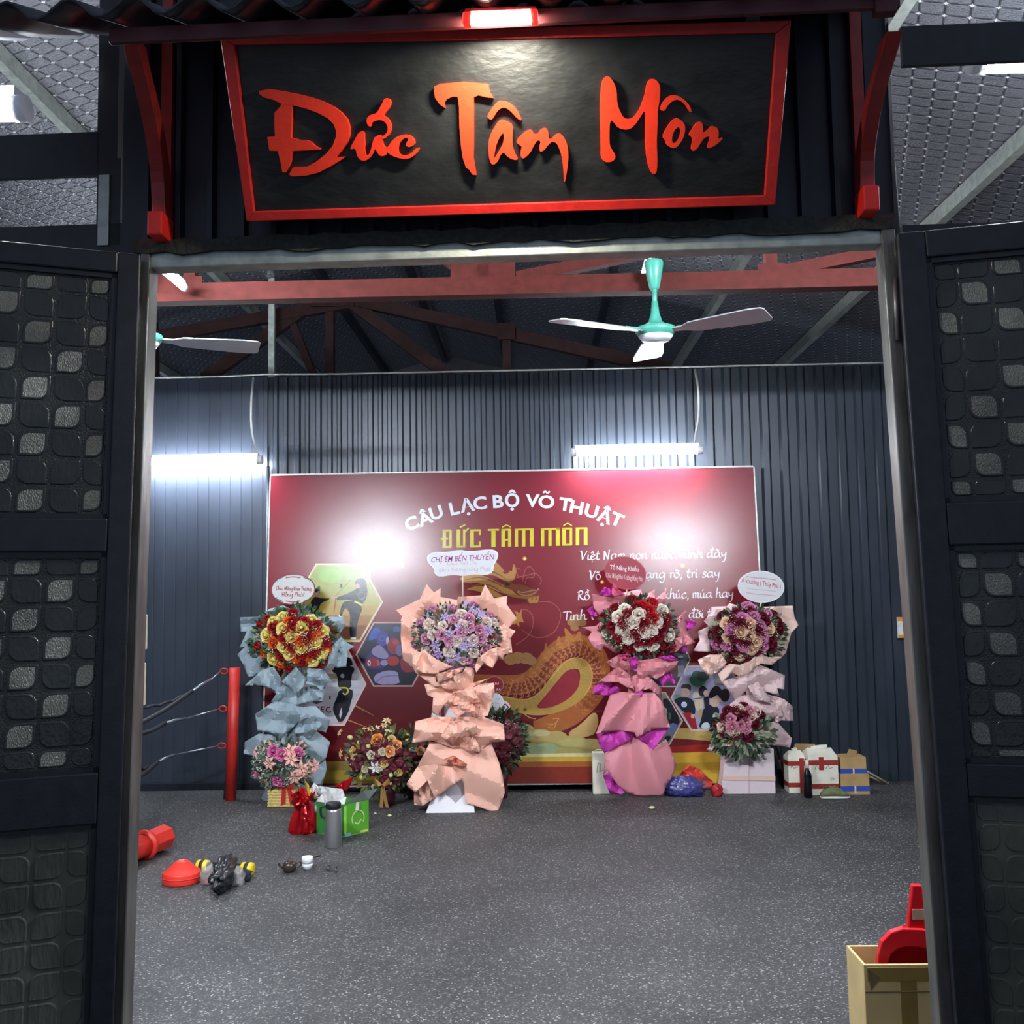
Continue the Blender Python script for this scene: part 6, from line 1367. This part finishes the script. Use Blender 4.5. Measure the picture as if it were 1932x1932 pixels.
# green box
A_, B_, C_ = G(597, 1573), G(650, 1580), G(696, 1569); D_ = A_+C_-B_; hz = .2
gb = thing('green_carton', (A_+C_)/2, 'open bright green carton with a pale swirl behind the thermos flask', 'carton')
m_gr = mat('#5aa52e', .4, var=.1, vscale=8, name='green_print'); m_grd = mat('#2f7a35', .4, var=.1, name='dark_green_print'); m_wh = mat('#d9dad8', .6, name='white_card')
up = Vector((0, 0, hz)); t_ = .006
def wall(p, q, m, nm, par, h=up):
    n = (q-p).cross(Vector((0, 0, 1))).normalized()*t_
    return MB().prism([p, q, q+h, p+h], -n).build(nm, m, par)
wall(A_, B_, m_grd, 'carton_wall', gb); fw = wall(B_, C_, m_gr, 'carton_wall', gb); wall(C_, D_, m_gr, 'carton_wall', gb); wall(D_, A_, m_grd, 'carton_wall', gb)
MB().prism([A_+up*.02, B_+up*.02, C_+up*.02, D_+up*.02], (0, 0, .004)).build('carton_floor', m_wh, gb)
nB = (C_-B_).cross(Vector((0, 0, 1))).normalized()
MB().prism([B_+up, C_+up, C_+up+(C_-B_)*.25+Vector((.02, .0, .06)), B_+up+(C_-B_)*.35+Vector((.05, .1, .05))], (0, 0, .004)).build('flap', mat('#4b5550', .6), gb)
MB().prism([A_+up, B_+up, B_+up+Vector((.0, .07, .03)), A_+up+Vector((.02, .08, .03))], (0, 0, .004)).build('flap', m_wh, gb)
def face_pt(u, v, off=.001): return B_+(C_-B_)*u+Vector((0, 0, hz*v))+nB*off
sw = MB()
def strip(pts, w, m_i):
    vs = []
    for i, (u, v) in enumerate(pts):
        a, b = pts[max(i-1, 0)], pts[min(i+1, len(pts)-1)]; dx, dy = b[0]-a[0], b[1]-a[1]; l = math.hypot(dx, dy) or 1
        vs += [face_pt(u-dy/l*w, v+dx/l*w), face_pt(u+dy/l*w, v-dx/l*w)]
    sw.add(vs, [(2*i, 2*i+1, 2*i+3, 2*i+2) for i in range(len(pts)-1)], m_i)
strip([(.55+.25*math.cos(t), .5+.24*math.sin(t)) for t in [(-.6+.33*i) for i in range(14)]], .018, 0)
strip([(.42, .38), (.55, .32), (.68, .45)], .02, 0); strip([(.02, .06), (.25, .06)], .05, 1); strip([(.65, .06), (.95, .06)], .035, 2); strip([(.03, .1), (.03, .95)], .05, 3)
sw.build('carton_print', [mat('#cfe0a8', .5), mat('#8fb8c8', .5), mat('#c8c86a', .5), mat('#93d44a', .4)], gb, recalc=False)['kind'] = 'stuff'
q = face_pt(.5, 1.0, .004); MB().prism([q+Vector((-.014, 0, 0)), q+Vector((.014, 0, 0)), q+Vector((.012, -.006, -.05)), q+Vector((-.012, -.006, -.05))], (0, .002, 0)).build('tape', mat('#bfc4b0', .3), gb)
# red foil gift, yellow papers, newspaper
m_foil_r = mat('#b3121c', .22, metal=.55, var=.25, vscale=12, bump=.5, bscale=22, name='red_foil')
gf = thing('foil_gift', G(575, 1572), 'bottle gift wrapped in crumpled red foil left of the thermos', 'gift'); g = G(574, 1571)
prof = [(.075, 0), (.085, .02), (.07, .1), (.05, .17), (.038, .2), (.06, .235), (.075, .255)]
vs = []; n = 22
for i, (r, z) in enumerate(prof):
    for j in range(n):
        t = 2*math.pi*j/n; k = 1+.22*math.cos(5*t+i*.5)+.13*math.cos(9*t-i)+random.uniform(-.07, .07); vs.append(g+Vector((r*k*math.cos(t), r*k*.8*math.sin(t), z+(.02*math.cos(3*t) if i > 4 else 0))))
MB().add(vs, [(i*n+j, i*n+(j+1) % n, (i+1)*n+(j+1) % n, (i+1)*n+j) for i in range(len(prof)-1) for j in range(n)]).build('foil_wrap', m_foil_r, gf, recalc=False)
sheet(gf, [(390, 930), (440, 855), (530, 845), (600, 905), (560, 960), (500, 940), (430, 980)], ZP, g.y-.06, m_foil_r, .03, .02, 'foil_ruffle'); sheet(gf, [(500, 1020), (560, 1060), (650, 1180), (640, 1210), (560, 1130)], ZP, g.y-.1, m_foil_r, .02, .015, 'foil_ruffle')
MB().box(g.x+.03, g.x+.09, g.y-.02, g.y+.05, 0, .06).build('bottle_base', m_blk, gf, bevel=.008)
py_ = thing('gift_papers', G(598, 1560), 'yellow, white and red party papers stuffed beside the newspaper', 'paper'); Yp = g.y+.05
for pts, c in (([(540, 700), (580, 740), (600, 830), (640, 880), (740, 900), (650, 930), (590, 900), (560, 800)], '#d8a81e'), ([(590, 800), (640, 720), (690, 770), (690, 860), (650, 900), (610, 860)], '#e3dcd6'), ([(630, 830), (670, 800), (690, 850), (660, 880)], '#c0241e'), ([(680, 930), (760, 890), (770, 960), (740, 1010), (690, 990)], '#e0c21c'), ([(660, 1000), (720, 990), (700, 1070), (670, 1110)], '#d8d4cc')):
    sheet(py_, pts, ZP, Yp+random.uniform(-.03, .02), mat(c, .5, var=.08), .02, .012, 'paper_sheet')
core(py_, (600, 1505), (600, 1560), Yp+.02, .02, .03, m_wh, 'paper_roll')
np_ = thing('newspaper', (A_+C_)/2+Vector((0, 0, hz)), 'sheet of grey newspaper sticking out of the green carton', 'newspaper')
sheet(np_, [(690, 755), (800, 770), (945, 790), (965, 850), (960, 960), (860, 1020), (760, 1000), (740, 880)], ZP, B_.y+.07, mat('#c4c3c0', .7, var=.2, vscale=40, name='newsprint'), .03, .01, 'paper_sheet')
tag(sheet(None, [(850, 765), (940, 710), (1062, 652), (1030, 740), (985, 825), (960, 790)], ZP, B_.y+.12, m_foil_r, .01, .01, 'foil_scrap'), 'pointed scrap of red foil behind the newspaper in the green carton', 'foil')
# petals and buds dropped on the floor
m_pet = mat('#cfd68a', .5)
for k, (px, py, r, c, lab) in enumerate(((1230, 1527, .022, '#d3d88c', 'single pale yellow bud lying alone on the floor'), (735, 1541, .016, '#d3d88c', 'pale yellow bud on the floor right of the green carton'), (739, 1517, .017, '#c9cf8a', 'yellow green bud against the burgundy pot'), (738, 1510, .018, '#e0e0dc', 'white petal against the burgundy pot'), (708, 1536, .01, '#e0dcdc', 'tiny white petal near the green carton'), (425, 1517, .01, '#b05a5a', 'small red petal beside the red ring post'), (490, 1520, .009, '#b07a7a', 'small red petal beside the pink basket'))):
    one(MB().lathe([(0, 0), (r*.8, r*.25), (r, r*.5), (r*.6, r*.95), (0, r)], G(px, py), 10), 'fallen_petal', mat(c, .55, var=.15), lab, 'petal', 'petals and buds on the floor')

# ---- things along the foot of the banner and the back wall
a, b = P(1119, 1492, 7.66), P(1152, 1420, 7.66)
gbx = thing('gift_bag', ((a.x+b.x)/2, 7.7, 0), 'cream gift bag half hidden by the salmon stand', 'bag'); m_crm = mat('#d9d5c4', .55, var=.08, name='cream_card')
MB().box(a.x, b.x, 7.66, 7.74, 0, b.z).build('bag_body', m_crm, gbx, bevel=.004)
p = Print(lambda px, py, off=0.: P(px, py, 7.659-off)); p.off = .001
p.ribbon([(1126, 1458), (1129, 1440), (1134, 1446), (1131, 1456), (1138, 1452)], 1.4, '#7d7a70'); p.done('bag_print', gbx, cardink)
MB().tube(smooth_path([(a.x+.02, 7.68, b.z), (a.x+.03, 7.67, b.z+.02), (a.x+.07, 7.67, b.z+.02), (a.x+.09, 7.68, b.z)]), .003, 6).build('handle', m_crm, gbx)
Yc = 7.5; a, b = P(1256, 1497, Yc), P(1331, 1465, Yc)
pu = thing('wrapped_bundle', ((a.x+b.x)/2, Yc+.08, 0), 'dark purple bundle in clear plastic beside the salmon stand', 'bundle')
bm_ = MB(); crumple(bm_, ((a.x+b.x)/2, Yc+.08, 0), (b.x-a.x)*.5, .08, .075, .34, 3.3, 4, fold=9.); bm_.build('purple_cloth', mat('#2b2a78', .3, var=.3, vscale=8, coat=.6, bump=.3, bscale=16, name='purple_cloth'), pu)
crumple(MB(), ((a.x+b.x)/2+.02, Yc+.08, 0), (b.x-a.x)*.56, .1, .08, .2, 4.1, 3).build('plastic_film', mat('#c8cce0', .12, var=.1, bump=.5, bscale=22, name='plastic_film', alpha=.05), pu)
rb_ = thing('red_plastic_bag', (P(1315, 1480, 7.7).x, 7.7, 0), 'shiny red plastic bag propped behind the purple bundle', 'bag')
sheet(rb_, [(180,1650),(215,1590),(255,1578),(330,1610),(400,1680),(430,1700),(420,1760),(300,1760),(200,1700)], ZD, 7.71, mat('#c23a2e', .3, var=.15, bump=.2, bscale=20, name='red_film'), .06, .02, 'bag_side'); MB().tube([(P(1300, 1480, 7.71).x, 7.72, 0), P(1300, 1458, 7.72)], .025, 8).build('bag_filling', mat('#a83228', .4), rb_)
one(crumple(MB(), (P(1351, 1490, 7.58).x, 7.55, 0), .045, .04, .05, .3, 6.6, 3), 'red_packet', mat('#a8242a', .3, var=.3, bump=.4, bscale=25, name='red_packet_film'), 'small crumpled red packet next to the purple bundle', 'packet')
one(MB().bar(P(1464, 1408, 7.88), Vector((P(1486, 1480, 7.84).x, 7.84, .009)), .018, .018), 'wooden_stick', mat('#5a4a36', .7), 'thin brown stick leaning behind the dusty pink stand', 'stick')
# cream gift cartons with red ribbons
m_rbn = mat('#8e2a22', .45, var=.1, name='brown_red_ribbon')
def gift_carton(px0, px1, pybase, pytop, Y, dep, label, script, vx):
    a, b = P(px0, pybase, Y), P(px1, pytop, Y); t = thing('gift_carton', ((a.x+b.x)/2, Y+dep/2, 0), label, 'carton'); h = b.z
    MB().box(a.x, b.x, Y, Y+dep, 0, h*.84).build('carton_body', m_crm, t, bevel=.003)
    z = h*.84; MB().add([(a.x, Y, z), (b.x, Y, z), (b.x, Y+dep, z), (a.x, Y+dep, z), (a.x+.02, Y+dep*.5, h), (b.x-.02, Y+dep*.5, h)], [(0, 1, 5, 4), (2, 3, 4, 5), (1, 2, 5), (3, 0, 4), (0, 3, 2, 1)]).build('roof_flap', m_crm, t)
    for z0, z1 in ((h*.66, h*.77), (h*.14, h*.25)): MB().box(a.x-.002, b.x+.002, Y-.002, Y+dep+.002, z0, z1).build('ribbon_band', m_rbn, t)
    x = a.x+(b.x-a.x)*vx; MB().box(x, x+.035, Y-.003, Y, 0 if vx > .5 and px0 < 1500 else h*.55, h*.84).build('ribbon_upright', m_rbn, t)
    MB().bar((a.x+.05, Y+dep*.5, h), (b.x-.05, Y+dep*.5, h+.012), .03, .02).build('handle', mat('#e0ddd0', .5), t)
    p = Print(lambda px, py, off=0.: P(px, py, Y-off)); p.off = .0015
    for pts in script: p.ribbon(zc_(pts, *ZD), 1.3, '#8a7f70')
    p.done('carton_print', t, cardink)['kind'] = 'stuff'; return t
gift_carton(1489, 1520, 1498, 1418, 7.62, .14, 'cream gift carton with red ribbon nearest the dusty pink stand', [[(1035, 1600), (1045, 1580), (1060, 1600), (1080, 1595), (1095, 1590)]], .62)
gift_carton(1527, 1580, 1503, 1414, 7.53, .2, 'cream gift carton with red ribbon behind the dark bottle', [[(1225, 1610), (1240, 1570), (1250, 1600), (1265, 1595), (1280, 1600), (1295, 1590), (1310, 1602), (1325, 1570), (1335, 1600), (1360, 1595)], [(1345, 1690), (1355, 1675), (1370, 1685), (1350, 1695)]], .36)
a, b = P(1490, 1432, 7.84), P(1546, 1404, 7.84); m_kraft = mat('#a8895a', .75, var=.15, vscale=10, name='kraft_carton')
oc = thing('brown_carton', ((a.x+b.x)/2, 7.88, 0), 'open brown carton behind the cream gift cartons', 'carton')
MB().box(a.x+.01, b.x-.01, 7.845, 7.925, 0, a.z+.01).build('carton_body', m_kraft, oc); MB().prism([(a.x, 7.845, a.z), (b.x, 7.845, a.z), (b.x-.03, 7.855, b.z), (a.x+.05, 7.855, b.z+.005)], (0, .004, 0)).build('flap', m_kraft, oc)
g = G(1525, 1505); wb_ = thing('wine_bottle', g, 'dark glass bottle with a pale neck before the cream cartons', 'bottle')
MB().lathe([(.026, 0), (.031, .004), (.031, .15), (.028, .17), (.014, .2), (.012, .215), (0, .215)], g, 18).build('bottle_body', mat('#0d1016', .12, var=0, name='dark_glass'), wb_)
MB().lathe([(.0125, .205), (.013, .262), (.011, .266), (0, .266)], g, 14).build('neck_capsule', mat('#d3d2ca', .4), wb_)
# shoe
g = G(1575, 1506); sh = thing('sneaker', g, 'single olive green shoe with a white sole before the small cartons', 'shoe')
def shoe(sec, nm, m):
    vs = []; n = 12
    for x, yw, z0, z1 in sec:
        for j in range(n):
            t = 2*math.pi*j/n; vs.append(g+Vector((x, yw*math.cos(t), (z0+z1)/2+(z1-z0)/2*math.sin(t))))
    mb = MB(); k = len(sec); mb.add(vs, [(i*n+j, i*n+(j+1) % n, (i+1)*n+(j+1) % n, (i+1)*n+j) for i in range(k-1) for j in range(n)]+[tuple(range(n))[::-1], tuple((k-1)*n+j for j in range(n))], 0, True); mb.build(nm, m, sh)
shoe([(-.1, .02, .014, .03), (-.09, .036, .012, .05), (-.06, .042, .012, .075), (-.03, .04, .012, .088), (.0, .038, .012, .082), (.04, .042, .012, .062), (.08, .04, .012, .045), (.1, .022, .014, .032)], 'upper', mat('#66704a', .8, var=.2, vscale=30, name='olive_canvas'))
shoe([(-.102, .02, .0, .016), (-.085, .04, .0, .02), (0, .042, 0, .018), (.08, .044, 0, .018), (.105, .022, .002, .016)], 'sole', mat('#d8d2cc', .6))
MB().lathe([(.026, 0), (.024, .004), (.0, .004)], g+Vector((-.055, 0, .078)), 12).build('ankle_lining', mat('#3d4430', .8), sh)
for k in range(3): MB().bar(g+Vector((.0+.02*k, -.022, .084-.01*k)), g+Vector((.004+.02*k, .022, .084-.01*k)), .006, .005).build('lace', mat('#8d8f70', .7), sh)
# small brown cartons with blue bands
def kraft(px0, px1, py0, py1, Y, dep, z0, label, band):
    a, b = P(px0, py0, Y), P(px1, py1, Y); t = thing('small_carton', ((a.x+b.x)/2, Y+dep/2, z0), label, 'carton', 'small cartons by the wall'); h = b.z if z0 == 0 else z0+(b.z-a.z)
    MB().box(a.x, b.x, Y, Y+dep, z0, h).build('carton_body', m_kraft, t, bevel=.004)
    z = z0+(h-z0)*band; MB().box(a.x-.0015, b.x+.0015, Y-.0015, Y+dep+.0015, z-.018, z+.018).build('blue_band', mat('#2a4a9c', .5), t)
    MB().box((a.x+b.x)/2-.006, (a.x+b.x)/2+.006, Y-.002, Y, z-.03, z+.02).build('tape_mark', mat('#c9bfa4', .5), t); return t, h
t, h1 = kraft(1587, 1640, 1504, 1460, 7.53, .2, 0, 'lower of two brown cartons with blue bands by the wall', .3)
t, h2 = kraft(1586, 1634, 1459, 1428, 7.55, .17, h1+.002, 'upper of two brown cartons with blue bands by the wall', .12)
x_ = P(1606, 1426, 7.6).x; MB().prism([(x_-.03, 7.62, h2), (x_+.04, 7.62, h2), (x_+.05, 7.61, h2+.035), (x_-.01, 7.61, h2+.05)], (0, .005, 0)).build('flap', m_kraft, t)
for k, (a, b) in enumerate((((1630, 1452), (1676, 1470)), ((1634, 1462), (1670, 1474)))):
    one(MB().tube([P(*a, 7.9), Vector((P(*b, 7.9).x, 7.9+.03*k, .008))], .008, 6), 'bamboo_stick', mat('#a89a78', .6), ['upper pale stick poking out behind the small cartons', 'lower pale stick poking out behind the small cartons'][k], 'stick')

# ---- tall carton with the red scoop inside the gate
fl, bl_ = hit(1629, 1820, (0, 0, .45), (0, 0, 1)), hit(1600, 1783, (0, 0, .45), (0, 0, 1))
x0, x1, y0, y1, hz = fl.x, fl.x+.32, fl.y, bl_.y, .45; t_ = .008
bc = thing('tall_carton', ((x0+x1)/2, (y0+y1)/2, 0), 'tall open brown carton just inside the right gate leaf', 'carton')
m_kr2 = mat('#c9b07c', .7, var=.12, vscale=7, name='tan_carton', bump=.05, bscale=40); m_tape = mat('#8a7440', .3, var=.1, name='brown_tape')
MB().box(x0, x1, y0, y0+t_, 0, hz).build('carton_wall', m_kr2, bc, bevel=.002); MB().box(x0, x1, y1-t_, y1, 0, hz).build('carton_wall', m_kr2, bc, bevel=.002)
MB().box(x0, x0+t_, y0+t_, y1-t_, 0, hz).build('carton_wall', m_kr2, bc, bevel=.002); MB().box(x1-t_, x1, y0+t_, y1-t_, 0, hz).build('carton_wall', m_kr2, bc, bevel=.002); MB().box(x0, x1, y0, y1, 0, .006).build('carton_floor', m_kr2, bc)
MB().box(x0+.01, x1, y0-.0015, y0, hz-.045, hz-.008).build('tape_strip', m_tape, bc); MB().box(x0+.1, x0+.145, y0-.001, y0, 0, hz-.045).build('tape_strip', m_tape, bc)
MB().box(x0+.002, x1, y0-.002, y0, hz-.075, hz-.072).build('fold_line', mat('#6d5a34', .7), bc)
MB().prism([(x0+.01, y0-.002, hz-.01), (x0+.045, y0-.002, hz-.035), (x0+.018, y0-.002, hz-.07)], (0, .001, 0)).build('torn_corner', mat('#6a5a3c', .7), bc)
Ys = (y0+y1)/2; sc2 = thing('red_scoop', (P(1715, 1800, Ys).x, Ys, .02), 'red plastic scoop with a handle standing in the tall carton', 'scoop')
m_sc = mat('#d01a26', .3, var=.06, name='red_scoop_plastic')
hd = [(1722, 1670), (1740, 1670), (1743, 1700), (1747, 1755), (1712, 1758), (1716, 1722)]
MB().prism([P(x, y, Ys-.02) for x, y in hd], (0, .022, 0)).build('handle', m_sc, sc2, bevel=.004)
dome_ = [(1651, 1835), (1652, 1800), (1660, 1772), (1678, 1754), (1702, 1746), (1740, 1747), (1768, 1756), (1786, 1776), (1794, 1804), (1795, 1835)]
mb = MB(); cx, cy = 1722, 1835
outer = [P(x, y, Ys) for x, y in dome_]; rim = [P(cx+(x-cx)*.93, cy+(y-cy)*.93, Ys-.03) for x, y in dome_]; inn = [P(cx+(x-cx)*.66, cy+(y-cy)*.55, Ys-.03) for x, y in dome_]; deep = [P(cx+(x-cx)*.62, cy+(y-cy)*.5, Ys+.03) for x, y in dome_]; n = len(dome_)
back = [P(x, y, Ys+.035) for x, y in dome_]
mb.add(back+outer+rim+inn+deep, [(k*n+i, k*n+i+1, (k+1)*n+i+1, (k+1)*n+i) for k in range(4) for i in range(n-1)]+[tuple(4*n+i for i in range(n)), tuple(range(n))[::-1]])
mb.build('scoop_dish', m_sc, sc2, recalc=True, bevel=.003)
x_, z_ = outer[0].x, .02
MB().box(outer[0].x+.005, outer[-1].x-.005, Ys-.028, Ys+.034, z_, outer[0].z).build('scoop_base', m_sc, sc2)
a, b = P(1722, 1735, Ys-.021), P(1744, 1716, Ys-.021); MB().box(a.x, b.x, Ys-.0215, Ys-.02, a.z, b.z).build('sticker', mat('#b39a82', .5), sc2)
